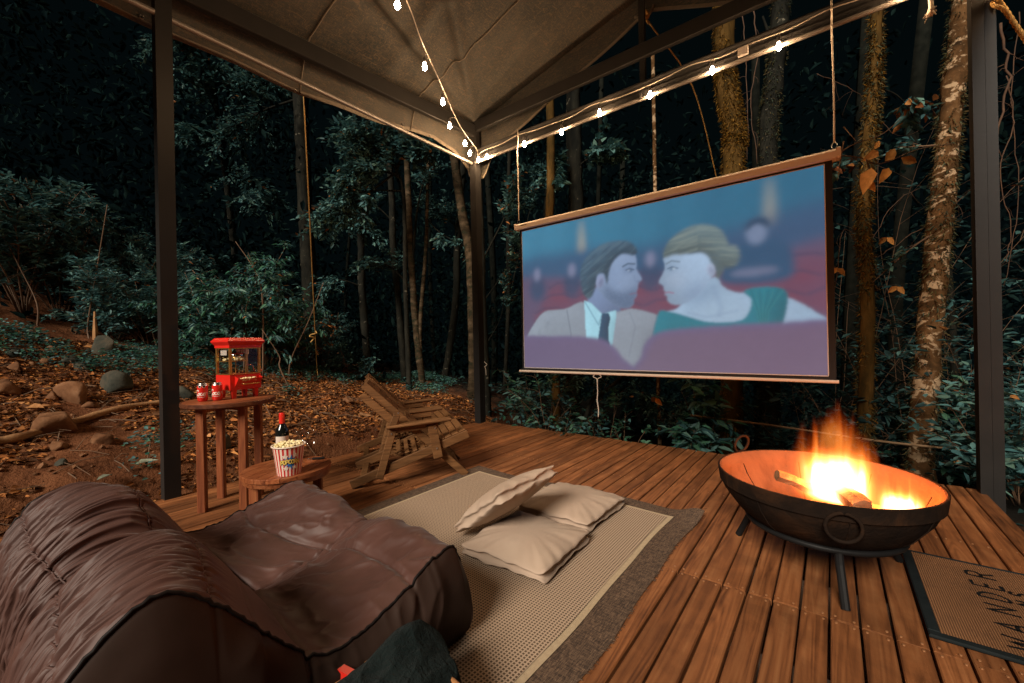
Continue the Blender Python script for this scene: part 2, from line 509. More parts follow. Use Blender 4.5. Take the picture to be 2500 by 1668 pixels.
# ------------------------------------------------------------------ pavilion frame
fr = thing('pavilion_frame', (-3.65, 4.0, 0), 'grey steel pavilion frame of posts and beams standing on the deck edge', 'pavilion frame')
def post(x0, x1, y0, y1, z1, groove=None, name='post'):
    m = MB(); 
    if groove is None: m.box(((x0 + x1) / 2, (y0 + y1) / 2, z1 / 2 - .2), (x1 - x0, y1 - y0, z1 + .4), bev=.006)
    else:
        xm = x0 + groove
        m.box(((x0 + xm) / 2, (y0 + y1) / 2, z1 / 2 - .2), (xm - x0 - .002, y1 - y0, z1 + .4), bev=.006)
        m.box(((x1 + xm) / 2, (y0 + y1) / 2 + .004, z1 / 2 - .2), (x1 - xm - .002, y1 - y0, z1 + .4), bev=.006)
    return m.build(name, M['steel'], fr)
post(-3.748, -3.656, .768, .862, 4.0)
post(-3.706, -3.606, 3.955, 4.055, 3.93)
post(.752, .862, 3.98, 4.08, 4.3, groove=.058)
post(.752, .862, .76, .86, 4.0)
def part(name, fn, mat, parent=fr, **kw):
    m = MB(); fn(m); return m.build(name, mat, parent, **kw)
part('upper_beam', lambda m: m.beam((-3.604, 3.985, 3.85), (1.6, 3.985, 3.85), .05, .14, bev=.005), M['steel'])
def cch(m):
    m.beam((-3.604, 4.0, 3.466), (1.6, 4.0, 3.466), .012, .148)
    m.beam((-3.604, 3.975, 3.535), (1.6, 3.975, 3.535), .05, .008)
    m.beam((-3.604, 3.975, 3.398), (1.6, 3.975, 3.398), .05, .01)
    m.beam((-3.604, 3.985, 3.43), (1.6, 3.985, 3.43), .018, .055)
part('channel_beam', cch, M['steel'])
part('lower_tube', lambda m: m.tube([(-3.6, 3.955, 3.372), (1.6, 3.955, 3.376)], .018, 12), M['tube'])
part('tube_bracket', lambda m: [m.box((x, 3.955, 3.39), (.02, .05, .05)) for x in (-1.42,)], M['steel'])
part('tube_bracket', lambda m: [m.box((x, 3.955, 3.39), (.02, .05, .05)) for x in (-3.58,)], M['steel'])
part('king_post', lambda m: (m.box((-1.415, 4.0, 4.15), (.055, .045, .45)), m.box((-1.415, 4.005, 3.66), (.055, .04, .236))), M['steel'])
part('upper_beam', lambda m: (m.beam((-3.63, 3.95, 3.79), (-3.63, .86, 3.60), .06, .15, bev=.005), m.beam((-3.63, .77, 3.595), (-3.63, -1.6, 3.46), .06, .15, bev=.005)), M['steel'])
part('lower_tube', lambda m: m.tube([(-3.672, 3.96, 3.385), (-3.672, .862, 3.382)], .02, 12), M['tube'])
part('lower_tube', lambda m: m.tube([(-3.672, .768, 3.382), (-3.672, -1.8, 3.38)], .02, 12), M['tube'])
part('upper_beam', lambda m: m.beam((.80, 3.98, 3.85), (.80, -1.6, 3.6), .06, .15), M['steel'])
part('ridge_beam', lambda m: m.beam((-1.415, 3.95, 4.42), (-1.415, -1.6, 4.42), .05, .06), M['steel'])

# ------------------------------------------------------------------ canopy tarp
def tarp_mat():
    t = NT('canvas_tarp')
    v = t.coords()
    n = t.noise(v, 1.6, 5, .6, .4)
    f1 = t.noise(t.coords((30, 5, 30), rot=(0, 0, .7)), 1.5, 5, .7, 2.5)
    f2 = t.noise(t.coords((6, 34, 30), rot=(0, 0, .35)), 1.4, 5, .7, 2.5)
    f = t.math('MAXIMUM', f1, f2)
    c = t.ramp(n, [(.3, (.027, .033, .033)), (.7, (.058, .058, .052))])
    c = t.mix(t.ramp(f, [(.51, (0, 0, 0)), (.66, (.8, .8, .8))]), c, (.135, .094, .060))
    t.base(c); t.set(Roughness=.8, Specular_IOR_Level=.2)
    t.bump(t.math('ADD', f, t.math('MULTIPLY', t.noise(v, 9, 4), .8)), .18, .012)
    return t.m
M['tarp'] = tarp_mat()
M['hem'] = simple('tarp_hem', (.12, .10, .075), (.17, .14, .105), scale=20, rough=.8)
cn = thing('canopy_tarp', (-1.4, 1.5, 4.4), 'grey brown canvas tarp stretched over the pavilion frame as a roof', 'canopy')
RX = -1.40
def eave_z(y): return 3.70 + .058 * y
YS = np.linspace(-1.6, 4.10, 150); US = np.linspace(0, 1, 90)
uu, yy = np.meshgrid(US, YS, indexing='ij')
def slope(sign):
    ex = -3.70 if sign < 0 else .88
    x = ex + (RX - ex) * uu
    ze = eave_z(yy); zr = 4.50
    z = ze + (zr - ze) * uu ** .92 - .09 * np.sin(PI * uu) * np.sin(PI * np.clip((yy + 1.6) / 5.7, 0, 1)) ** .5
    if sign < 0:
        for (x0, y0, x1, y1, amp, wd) in ((-3.6, 3.95, -2.0, -.6, .060, .07), (-3.6, 3.95, -1.5, 1.1, .055, .06), (-3.3, 2.6, -1.6, 2.4, .045, .07), (-3.65, 1.2, -1.7, 2.2, .035, .08), (-3.4, 3.8, -1.5, 3.3, .030, .05)):
            dx, dy = x1 - x0, y1 - y0; L = math.hypot(dx, dy)
            d = ((x - x0) * dy - (yy - y0) * dx) / L; tt = np.clip(((x - x0) * dx + (yy - y0) * dy) / L / L, 0, 1)
            z = z - amp * np.exp(-(d / wd) ** 2) * np.sin(PI * np.clip(tt, .05, .95)) ** .5 + amp * .7 * np.exp(-((d - wd * 1.9) / wd) ** 2) * np.sin(PI * tt)
    z = z + (fbm(x * 2.2, yy * 2.2, 2.0, 4) - .5) * .035
    return np.stack([x, yy, z], -1)
SL, SR = slope(-1), slope(1)
for S in (SL, SR):
    mb = MB(); mb.grid(S); mb.build('roof_sheet', M['tarp'], cn, smooth=True)
# left valance hanging outside the tube
hy = np.array([-1.6, .485, .90, 1.3, 1.85, 2.235, 2.711, 3.478, 3.83, 4.06, 4.1]); hz = np.array([3.36, 3.372, 3.38, 3.386, 3.384, 3.425, 3.47, 3.60, 3.54, 3.40, 3.3])
vv = np.linspace(0, 1, 16)
def vala(sign):
    yv, t = np.meshgrid(YS, vv, indexing='ij')
    top = (SL if sign < 0 else SR)[0][:, None, :]
    hem = np.interp(yv, hy, hz)
    x = top[..., 0] + sign * (.16 * t ** .8 + .012 * np.sin(yv * 7 + 2 * t) * t)
    z = top[..., 2] * (1 - t) + hem * t
    return np.stack([x, yv, z], -1)
for sg in (-1, 1):
    P = vala(sg)
    mb = MB(); mb.grid(P); mb.build('valance', M['tarp'], cn, smooth=True)
    h = P[:, -1] ; h2 = P[:, -2]
    d = h - h2; d /= np.linalg.norm(d, axis=1)[:, None]
    mb = MB(); mb.grid(np.stack([h + d * .004 + [sg * .004, 0, 0], h - d * .03 + [sg * .004, 0, 0], h - d * .03 - [sg * .005, 0, 0], h + d * .004 - [sg * .005, 0, 0]], 1), closed_u=True)
    mb.build('hem', M['hem'], cn, smooth=False)
# gable valance on the screen side
xg = np.concatenate([SL[:, -1, 0], SR[::-1, -1, 0][1:]]); zg = np.concatenate([SL[:, -1, 2], SR[::-1, -1, 2][1:]])
xg = np.concatenate([[-3.86], xg, [1.04]]); zg = np.concatenate([[3.55], zg, [3.55]])
hemz = 4.31 - .388 * np.abs(xg - RX) - .22 * np.exp(-((xg + 3.62) / .13) ** 2)
P = np.stack([np.stack([xg, 4.10 + .03 * t + .012 * np.sin(xg * 6) * t, zg * (1 - t) + hemz * t], -1) for t in np.linspace(0, 1, 10)], 1)
mb = MB(); mb.grid(P); mb.build('gable_valance', M['tarp'], cn, smooth=True)
hp = P[:, -1]
mb = MB(); mb.grid(np.stack([hp + [0, .005, -.002], hp + [0, .005, .03], hp + [0, -.006, .03], hp + [0, -.006, -.002]], 1), closed_u=True); mb.build('hem', M['hem'], cn)
def seam(y):
    j = int(np.argmin(abs(YS - y)))
    pts = [SL[i, j] + V(0, .004 * math.sin(i * .35), -.008) for i in range(len(US) - 1, -1, -3)] + [vala(-1)[j, i] + V(.012, 0, 0) for i in (3, 7, 11, 15)]
    mb = MB(); mb.tube(pts, .0065, 5); mb.build('seam_cord', M['hem'], cn, smooth=True)
for y in (1.83, 3.12, .0): seam(y)
for (y, i) in ((.74, 14), (1.80, 15), (3.0, 14), (3.4, 15)):
    j = int(np.argmin(abs(YS - y))); p = vala(-1)[j, i]
    m = MB(); th = np.linspace(0, 2 * PI, 13)
    m.tube([p + V(.012, .011 * math.cos(a), .012 + .011 * math.sin(a)) for a in th], .004, 5, cap=False); m.build('eyelet', M['aluminium'], cn)
# loop strap at the gable apex
m = MB(); ap = V(-1.40, 4.09, 4.30)
m.tube(smooth_path([ap + V(-.12, 0, .0), ap + V(-.04, 0, -.045), ap + V(.02, -.01, -.06), ap + V(.05, 0, -.02), ap + V(.07, 0, .03)], 5), .011, 6); m.build('apex_loop', M['hem'], cn, smooth=True)

# ------------------------------------------------------------------ string lights
bulb_m = emis('bulb_glow', (1.0, .63, .34), BULB_E)
bm_ = MB(); bm_.lathe([(.0, -.042), (.014, -.038), (.0215, -.026), (.023, -.012), (.018, .006), (.0115, .022), (.0105, .03)], n=12)
bm_.v = [(x * .88, y * .88, z if z > .02 else .02 + (z - .02) * .9) for x, y, z in bm_.v]
bulb_me = bm_.mesh('bulb', bulb_m, smooth=True)
sk = MB(); sk.lathe([(.0112, .028), (.013, .034), (.013, .07), (.006, .078), (.0, .08)], n=10, caps=(True, False))
sock_me = sk.mesh('socket', M['cable'], smooth=False)
def string(label, cpts, bulbs, lead):
    r = thing('string_light', cpts[0], label, 'string light', 'string lights under the canopy')
    path = smooth_path(cpts, 8)
    mb = MB(); mb.tube(path, .0045, 6); mb.build('cable', M['cable_l'], r, smooth=True)
    P = np.array(path)
    for b in bulbs:
        b = np.array(b, float)
        o = bpy.data.objects.new('bulb', bulb_me); COL.objects.link(o); o.parent = r; o.location = [float(q) for q in b - np.array(cpts[0])]
        s = bpy.data.objects.new('socket', sock_me); COL.objects.link(s); s.parent = o
        top = b + V(0, 0, .078)
        q = P[np.argmin(np.linalg.norm(P - top - V(0, 0, .03), axis=1))]
        mb = MB(); mb.tube(smooth_path([top, top * .6 + q * .4 + V(.006, 0, .0), q], 4), .0032, 5); w = mb.build('lead_wire', M['cable'], r)
    return r
diag = [(-3.545, 3.93, 3.47), (-3.523, 3.896, 3.50), (-3.323, 3.442, 3.5), (-3.142, 3.117, 3.5), (-2.888, 2.71, 3.505), (-2.598, 2.234, 3.51), (-2.37, 1.898, 3.52), (-1.98, 1.2, 3.55), (-1.6, .5, 3.58), (-1.2, -.2, 3.62), (-.8, -.9, 3.66)]
db = [(-2.356, 1.812, 3.42), (-2.709, 2.356, 3.42), (-2.978, 2.812, 3.42), (-3.25, 3.164, 3.42), (-3.402, 3.555, 3.42), (-3.535, 3.78, 3.42), (-2.03, 1.26, 3.45), (-1.72, .72, 3.47)]
string('string of warm bulbs running diagonally from the corner post overhead', diag, db, .03)
bc = [(-3.54, 3.93, 3.455)]
for i, x in enumerate(np.linspace(-3.4, 1.0, 19)):
    bc.append((x, 3.935, 3.475 + (.022 if i % 4 == 2 else -.006 * (i % 3))))
bb = [(-3.50, 3.90, 3.368), (-3.357, 3.9, 3.365), (-2.783, 3.9, 3.345), (-2.283, 3.9, 3.319), (-1.832, 3.9, 3.368), (-1.316, 3.9, 3.354), (-.776, 3.9, 3.36), (-.293, 3.9, 3.349), (.47, 3.9, 3.37), (.95, 3.9, 3.36)]
string('string of warm bulbs clipped along the channel beam above the screen', bc, bb, .03)
m = MB(); m.box((-.545, 3.925, 3.43), (.075, .03, .065)); tag(m.build('tape_patch', simple('silver_tape', (.5, .45, .4), (.6, .55, .5), rough=.35, bump=.8, bscale=60)), 'crumpled silver tape patch stuck on the beam between two bulbs', 'tape')

# ------------------------------------------------------------------ projection screen
YSC = 3.927
sc = thing('projection_screen', (-1.43, YSC, 2.44), 'wide projection screen showing a couple in a red seated cinema', 'projection screen')
X0, X1 = -2.905, .04
m = MB()
prof = [(-.045, .0), (-.045, .05), (-.03, .068), (.0, .078), (.03, .068), (.04, .05), (.04, .0)]
vs = [(x, YSC + a, 2.362 + b) for x in (X0 - .01, X1 + .01) for a, b in prof]; n = len(prof)
m.add(vs, [tuple(range(n)), tuple(range(2 * n - 1, n - 1, -1))] + [(i, (i + 1) % n, (i + 1) % n + n, i + n) for i in range(n)])
m.build('case', M['case'], sc)
for x in (X0 - .024, X1 + .024):
    m = MB(); m.box((x, YSC, 2.40), (.026, .088, .084), bev=.012); m.build('end_cap', M['case'], sc)
m = MB(); m.box(((X0 + X1) / 2, YSC, 1.535), (X1 - X0 - .03, .003, 1.66)); m.build('screen_border', M['scr_black'], sc)
m = MB(); m.tube([(X0 - .03, YSC, .70), (X1 + .0, YSC, .70)], .0135, 10); m.build('bottom_bar', M['case'], sc, smooth=False)
m = MB(); hx = -1.93
m.tube(smooth_path([(hx - .03, YSC - .004, .686), (hx - .045, YSC - .004, .665), (hx - .015, YSC - .004, .652), (hx, YSC - .004, .64), (hx + .015, YSC - .004, .652), (hx + .045, YSC - .004, .665), (hx + .03, YSC - .004, .686)], 4), .005, 5)
m.build('pull_handle', M['rope_w'], sc, smooth=True)
hxp = on(1571, 935, 'Y', YSC - .004)[0]
m = MB(); m.tube(smooth_path([(hx, YSC - .004, .642), (hx + .002, YSC - .004, .5), (hx - .004, YSC - .004, .42), (hx + .008, YSC - .004, .33), (hx + .004, YSC - .004, .25)], 5), .0062, 6); m.build('pull_cord', M['rope_w'], sc, smooth=True)
for x in (X0 + .0, X1 + .0):
    m = MB(); th = np.linspace(0, 2 * PI, 11); m.tube([(x + .016 * math.cos(a), YSC, 2.465 + .026 * math.sin(a)) for a in th], .0035, 5, cap=False); m.build('hook', M['aluminium'], sc)
# logo print on the case
m = MB(); m.box((X0 + .10, YSC - .0462, 2.402), (.085, .001, .012)); m.build('badge', simple('badge_print', (.2, .15, .11)), sc)
# the film frame: flat colour data painted with soft shapes (a plain couple in a cinema)
W_, H_ = 400, 225
def film():
    PX, PY = np.meshgrid((np.arange(W_ + 1)) / W_ * 16, np.arange(H_ + 1) / H_ * 9, indexing='ij')
    def blur(A, s):
        if s <= 0: return A
        s = s / 16 * W_; k = int(3 * s) + 1; g = np.exp(-.5 * (np.arange(-k, k + 1) / s) ** 2); g /= g.sum()
        B = np.pad(A, ((k, k), (k, k)), 'edge')
        B = sum(g[i] * B[i:i + A.shape[0] , :] for i in range(2 * k + 1))
        return sum(g[i] * B[:, i:i + A.shape[1]] for i in range(2 * k + 1))
    def curve(pts, n=6):
        P = [np.array(p, float) for p in pts]; N = len(P); out = []
        for i in range(N):
            a, b, c, d = P[i - 1], P[i], P[(i + 1) % N], P[(i + 2) % N]
            for k in range(n):
                t = k / n; out.append(.5 * (2 * b + (c - a) * t + (2 * a - 5 * b + 4 * c - d) * t * t + (3 * b - a - 3 * c + d) * t ** 3))
        return out
    def poly(pts, soft=.05, cur=True):
        P = curve(pts) if cur else [np.array(p, float) for p in pts]
        ins = np.zeros(PX.shape, bool); j = len(P) - 1
        for i in range(len(P)):
            xi, yi = P[i]; xj, yj = P[j]
            c = ((yi > PY) != (yj > PY)) & (PX < (xj - xi) * (PY - yi) / (yj - yi + 1e-12) + xi)
            ins ^= c; j = i
        return blur(ins.astype(float), soft)
    def ell(cx, cy, rx, ry, soft=.06, rot=0.0):
        ca, sa = math.cos(rot), math.sin(rot); dx, dy = PX - cx, PY - cy
        d = np.sqrt(((dx * ca + dy * sa) / rx) ** 2 + ((-dx * sa + dy * ca) / ry) ** 2)
        return blur((d < 1).astype(float), soft)
    def line(pts, w, soft=.03):
        A = np.full(PX.shape, 1e9)
        for (x0, y0), (x1, y1) in zip(pts[:-1], pts[1:]):
            dx, dy = x1 - x0, y1 - y0; t = np.clip(((PX - x0) * dx + (PY - y0) * dy) / (dx * dx + dy * dy + 1e-9), 0, 1)
            A = np.minimum(A, np.hypot(PX - x0 - t * dx, PY - y0 - t * dy))
        return np.clip((w - A) / soft + .5, 0, 1)
    I = np.zeros(PX.shape + (3,))
    lin = lambda c: np.array([((v / 255 + .055) / 1.055) ** 2.4 if v > 10 else v / 255 / 12.92 for v in c])
    def form(mask, c, s, lx=-.5, ly=.6, k=.5):
        h_ = blur(mask, s) ; gx_, gy_ = np.gradient(h_); sc_ = s * W_ / 16
        sh = np.clip(1 + k * sc_ * 1.6 * (-(gx_ * lx + gy_ * ly)) + k * .25 * (h_ - .6), .45, 1.5)
        gr = 1 + .10 * (fbm(PX * 9, PY * 9, 4.0, 3) - .5)
        mm = mask[..., None]; I[:] = I * (1 - mm) + lin(c) * (sh * gr)[..., None] * mm
    def put(mask, c, a=1.0):
        mm = (mask * a)[..., None]; I[:] = I * (1 - mm) + lin(c) * mm
    g = smoothstep(0, 16, PX)[..., None]
    I[:] = lin((66, 138, 172)) * (1 - g) + lin((48, 112, 144)) * g
    for x, w, a in ((1.2, .5, .12), (4.0, .8, .15), (7.3, .25, .2), (9.4, .35, .22), (11.6, .6, .15), (15.2, .5, .12)): put(blur((abs(PX - x) < w).astype(float), .25), (40, 96, 128), a)
    for x, y0, y1 in ((4.4, 7.1, 8.7), (14.0, 6.9, 8.75)):
        for k in range(7):
            f = k / 6; put(ell(x, y0 + (y1 - y0) * f, .30 - .08 * f, .24, .16), (206, 190, 160), .42 * (1 - .65 * f))
    put(poly([(-1, 6.3), (3.6, 7.15), (8, 6.75), (12.3, 6.9), (17, 6.9), (17, -1), (-1, -1)], .35), (62, 92, 128), .85)
    put(poly([(-1, 5.3), (2, 5.75), (5, 5.3), (9, 5.2), (12.5, 5.0), (17, 5.6), (17, -1), (-1, -1)], .22), (104, 90, 118), .9)
    for y, a in ((5.2, .5), (4.5, .5), (3.7, .6)):
        for x in np.arange(-.5, 17, 2.4):
            put(ell(x + y * .7, y - .5, 1.25, .62, .18), (132, 70, 88), a * .8); put(line([(x + y * .7 - 1.1, y - .15), (x + y * .7 - .5, y + .1), (x + y * .7 + .5, y + .1), (x + y * .7 + 1.1, y - .15)], .05, .2), (64, 74, 104), .5)
    put(poly([(11.9, 4.9), (12.6, 6.0), (13.5, 6.25), (14.6, 5.9), (14.9, 4.6), (14.2, 4.2), (12.2, 4.3)], .14), (50, 92, 126)); put(ell(13.45, 6.55, .42, .55, .12), (120, 140, 172)); put(poly([(13.0, 6.7), (13.1, 7.1), (13.5, 7.25), (13.9, 7.1), (13.95, 6.7), (13.5, 6.95)], .1), (44, 78, 108)); put(ell(13.3, 4.75, 1.0, .2, .12), (126, 134, 164), .7)
    for x, y in ((1.15, 6.0), (3.7, 6.0), (8.5, 6.0)):
        put(ell(x, y - .9, .6, .8, .18), (54, 84, 116), .8); put(ell(x, y, .26, .42, .14), (140, 146, 178), .8)
    # man: tan jacket, pale shirt, dark tie, seen from the side
    form(poly([(4.75, 4.4), (6.2, 5.0), (6.75, 3.8), (6.6, 3.1), (5.3, 2.9)], .06), (118, 140, 176), .5)
    form(poly([(.1, 1.6), (.8, 2.8), (1.7, 3.6), (3.2, 3.68), (4.4, 4.0), (5.4, 3.2), (6.6, 3.3), (7.5, 3.4), (8.8, 3.0), (9.3, 2.6), (9.5, 1.9), (8.4, 1.4), (8.0, -.3), (.1, -.3)], .04), (138, 150, 164), .6)
    form(poly([(4.5, 4.1), (4.95, 3.9), (5.65, 3.2), (6.5, 3.4), (6.5, 3.0), (6.15, 1.0), (4.6, 1.2)], .035, False), (160, 212, 230), .3)
    form(poly([(5.62, 3.25), (6.05, 3.25), (6.15, 2.95), (6.02, 2.4), (6.05, 1.2), (5.25, 1.2), (5.5, 2.6)], .03, False), (46, 80, 108), .2)
    put(line([(4.55, 4.0), (5.4, 2.6), (5.62, 3.2)], .03, .08), (104, 150, 176), .8); put(line([(3.3, 3.6), (3.55, 2.2), (3.6, 1.4)], .03, .1), (98, 112, 130), .7); put(line([(8.8, 2.95), (8.6, 2.2), (8.5, 1.6)], .03, .12), (98, 112, 130), .6); put(line([(7.3, 3.2), (7.6, 2.4), (7.2, .8)], .03, .1), (112, 126, 144), .5)
    for k in range(4): put(ell(1.0 + .28 * k, 2.1 + .22 * k, .34, .07, .1, .9), (104, 118, 136) if k % 2 else (166, 176, 188), .5)
    face = poly([(5.0, 5.9), (5.4, 6.6), (6.3, 7.0), (7.3, 6.85), (7.66, 6.4), (7.74, 5.95), (7.72, 5.6), (7.8, 5.42), (8.02, 5.0), (7.86, 4.84), (7.78, 4.62), (7.76, 4.44), (7.68, 4.3), (7.72, 4.12), (7.56, 3.92), (7.48, 3.6), (7.05, 3.44), (6.4, 3.7), (5.7, 4.3), (5.3, 4.9)], .045)
    form(face, (136, 160, 194), .55, -.2, .7, .6)
    st_ = blur(poly([(5.95, 4.9), (6.3, 4.5), (7.0, 4.35), (7.66, 4.5), (7.7, 3.95), (7.45, 3.5), (7.0, 3.4), (6.4, 3.65), (5.8, 4.3)], .1), .12) * face
    put(st_ * (.6 + .8 * fbm(PX * 22, PY * 22, 1, 2)), (82, 106, 138), .62)
    put(ell(7.2, 5.05, .34, .26, .3) * face, (158, 180, 210), .5); put(ell(6.7, 6.4, .5, .3, .3) * face, (152, 176, 206), .4); put(ell(7.25, 5.62, .34, .16, .14) * face, (100, 124, 156), .6)
    hair = poly([(4.3, 5.1), (4.35, 6.1), (5.0, 6.9), (6.1, 7.3), (7.3, 7.15), (7.78, 6.6), (7.6, 6.35), (6.9, 6.5), (6.35, 6.1), (6.1, 5.5), (5.98, 4.9), (5.8, 5.5), (5.4, 5.5), (5.25, 4.8), (4.9, 4.2), (4.5, 4.4)], .06)
    form(hair, (70, 98, 118), .4, -.3, .8, .7)
    hs = fbm((PX - 5.2) * 1.1 + (PY - 5) * .6, (PY * 7.5 - PX * 4.5), 3.0, 3); put(hair * smoothstep(.5, .8, hs), (104, 132, 146), .4); put(hair * smoothstep(.5, .25, hs), (50, 76, 98), .4)
    form(ell(5.55, 5.1, .22, .36, .06, -.25), (146, 158, 192), .15); put(ell(5.58, 5.08, .1, .2, .08, -.25), (104, 120, 156), .8)
    put(line([(6.95, 5.80), (7.25, 5.93), (7.62, 5.86)], .045, .09), (70, 96, 120), .85); put(line([(7.12, 5.58), (7.34, 5.64), (7.58, 5.55)], .025, .06), (58, 84, 112), .9); put(ell(7.40, 5.53, .10, .065, .05), (64, 92, 120), .85); put(ell(7.28, 5.54, .05, .04, .03), (180, 198, 220), .6); put(ell(7.36, 5.44, .2, .05, .08), (112, 136, 168), .6)
    put(line([(7.36, 4.22), (7.56, 4.26), (7.70, 4.22)], .035, .08), (124, 108, 138), .85); put(ell(7.8, 4.88, .10, .05, .06), (92, 114, 148), .7); put(line([(7.62, 4.95), (7.6, 5.2)], .02, .14), (108, 132, 164), .5)
    # woman: fair hair pinned up, green top, seen from the other side
    form(poly([(8.9, 2.6), (9.9, 3.3), (10.3, 3.9), (11.6, 4.7), (12.0, 4.2), (12.6, 3.85), (13.7, 3.75), (14.7, 3.4), (15.6, 2.75), (17, 1.4), (17, -1), (8.9, -1)], .05), (154, 182, 208), .6, -.5, .5, .4)
    put(ell(11.0, 3.85, .9, .33, .3, .5), (116, 144, 176), .65); put(ell(12.2, 2.9, 1.4, .4, .4), (172, 198, 220), .5); put(line([(11.6, 4.2), (11.9, 3.2), (11.8, 2.8)], .05, .3), (128, 156, 188), .5); put(line([(10.4, 3.0), (11.3, 2.75), (12.6, 3.0)], .03, .2), (132, 160, 190), .5)
    dr = poly([(8.85, 3.05), (9.5, 3.12), (10.3, 2.85), (11.4, 2.5), (12.8, 2.55), (13.2, 3.4), (12.9, 3.9), (13.8, 4.02), (14.6, 3.65), (14.4, 2.2), (14, 1), (9, 1)], .05)
    form(dr, (36, 120, 138), .4)
    for k in range(9): put(line([(13.0 + .18 * k, 3.95 - .02 * k), (13.4 + .06 * k, 2.9), (13.5 + .04 * k, 2.3)], .015, .07) * dr, (28, 98, 106) if k % 2 else (64, 150, 150), .5)
    fc = poly([(9.25, 6.0), (9.28, 5.6), (9.22, 5.3), (9.05, 4.98), (8.94, 4.72), (9.1, 4.56), (9.2, 4.44), (9.18, 4.3), (9.26, 4.18), (9.24, 4.04), (9.36, 3.92), (9.36, 3.74), (9.62, 3.5), (10.2, 3.5), (10.9, 3.9), (11.5, 4.7), (11.7, 5.6), (11.2, 6.3), (10.2, 6.6)], .045)
    form(fc, (160, 186, 214), .55, .5, .6, .55)
    put(ell(9.8, 4.75, .34, .3, .3) * fc, (186, 196, 218), .5); put(ell(10.7, 4.0, .6, .35, .3, .6) * fc, (122, 150, 184), .65); put(ell(9.55, 5.42, .32, .16, .14) * fc, (126, 154, 184), .6)
    hair = poly([(9.2, 6.0), (9.35, 6.6), (9.9, 7.1), (10.8, 7.4), (11.7, 7.15), (12.2, 6.5), (12.25, 5.6), (12.0, 4.9), (11.75, 4.6), (11.6, 5.2), (11.2, 5.9), (10.4, 6.0), (9.7, 6.05)], .07) 
    bun = ell(12.3, 5.6, .46, .56, .09)
    for h_, (cx_, cy__) in ((hair, (0, 0)), (bun, (3, 2))):
        form(h_, (104, 124, 128), .4, .2, .8, .7); hs = fbm((PX + PY * .3 + cx_) * .9, PY * 6.5 + PX * 2.2 * np.sign(PX - 10.9) * .6 + cy__, 8.0, 3); put(h_ * smoothstep(.5, .8, hs), (142, 158, 154), .45); put(h_ * smoothstep(.5, .25, hs), (86, 112, 126), .4)
    form(ell(11.5, 5.05, .18, .32, .06, .2), (168, 182, 208), .15); put(ell(11.48, 5.05, .08, .18, .07, .2), (124, 142, 174), .7)
    put(line([(9.34, 5.64), (9.6, 5.76), (10.0, 5.66)], .035, .08), (98, 122, 138), .8); put(line([(9.4, 5.38), (9.62, 5.45), (9.9, 5.34)], .024, .06), (60, 90, 116), .9); put(ell(9.58, 5.34, .1, .065, .05), (70, 104, 130), .85); put(ell(9.72, 5.34, .06, .04, .03), (200, 216, 230), .7)
    put(line([(9.26, 4.13), (9.45, 4.15), (9.66, 4.08)], .04, .08), (156, 122, 150), .85); put(ell(9.2, 4.6, .08, .04, .06), (116, 142, 178), .6)
    # red seat backs in front
    form(poly([(-1, 1.85), (2.4, 2.02), (5.0, 1.88), (6.1, 1.5), (6.75, .8), (7.05, -.3), (-1, -.6)], .09), (104, 96, 132), .5, -.2, .8, .3); put(poly([(-1, 1.7), (2.4, 1.86), (4.95, 1.72), (5.95, 1.32), (6.5, .7), (6.8, -.4), (-1, -.6)], .12), (110, 98, 130), .7)
    form(poly([(7.86, -.6), (7.9, .8), (8.2, 1.6), (9.0, 2.08), (10.8, 2.26), (13.8, 2.33), (17, 2.15), (17, -.6)], .09), (102, 96, 132), .5, -.2, .8, .3); put(poly([(8.1, -.6), (8.15, .75), (8.5, 1.5), (9.4, 1.95), (13.8, 2.15), (17, 2.0), (17, -.6)], .14), (116, 100, 124), .75)
    vg = .93 + .07 * fbm(PX * 3, PY * 3, 0, 3)
    return np.stack([blur(I[..., k], .022) for k in range(3)], -1) * vg[..., None]
I = film()
FX0, FX1, FZ0, FZ1 = -2.86, -.022, .742, 2.342
PXg, PZg = np.meshgrid(np.linspace(FX0, FX1, W_ + 1), np.linspace(FZ0, FZ1, H_ + 1), indexing='ij')
m = MB()
mb_me = bpy.data.meshes.new('picture_sheet')
idx = np.arange((W_ + 1) * (H_ + 1)).reshape(W_ + 1, H_ + 1)
q = np.stack([idx[:-1, :-1], idx[1:, :-1], idx[1:, 1:], idx[:-1, 1:]], -1).reshape(-1, 4)
vco = np.stack([PXg + 1.43, np.full_like(PXg, -.004), PZg - 2.44], -1).reshape(-1, 3)
mb_me.from_pydata(vco.tolist(), [], q.tolist())
ca = mb_me.color_attributes.new('film', 'FLOAT_COLOR', 'POINT')
ca.data.foreach_set('color', np.concatenate([I.reshape(-1, 3), np.ones(((W_ + 1) * (H_ + 1), 1))], 1).ravel().astype(np.float32))
t = NT('projected_film'); at = t.n('ShaderNodeAttribute', attribute_name='film')
t.base((.06, .06, .06)); t.l(at.outputs['Color'], t.b.inputs['Emission Color']); t.b.inputs['Emission Strength'].default_value = FILM_E; t.set(Roughness=.9, Specular_IOR_Level=.1)
mb_me.materials.append(t.m)
po = bpy.data.objects.new('picture_sheet', mb_me); COL.objects.link(po); po.parent = sc
m = MB()
for a, b in (((FX0, FZ0), (FX1, FZ0)), ((FX1, FZ0), (FX1, FZ1)), ((FX0, FZ0), (FX0, FZ1)), ((FX0, FZ1), (FX1, FZ1))):
    m.beam((a[0], YSC - .0035, a[1]), (b[0], YSC - .0035, b[1]), .007, .004, up=(0, 1, 0))
m.build('picture_edge', simple('screen_white', (.62, .58, .55)), sc)
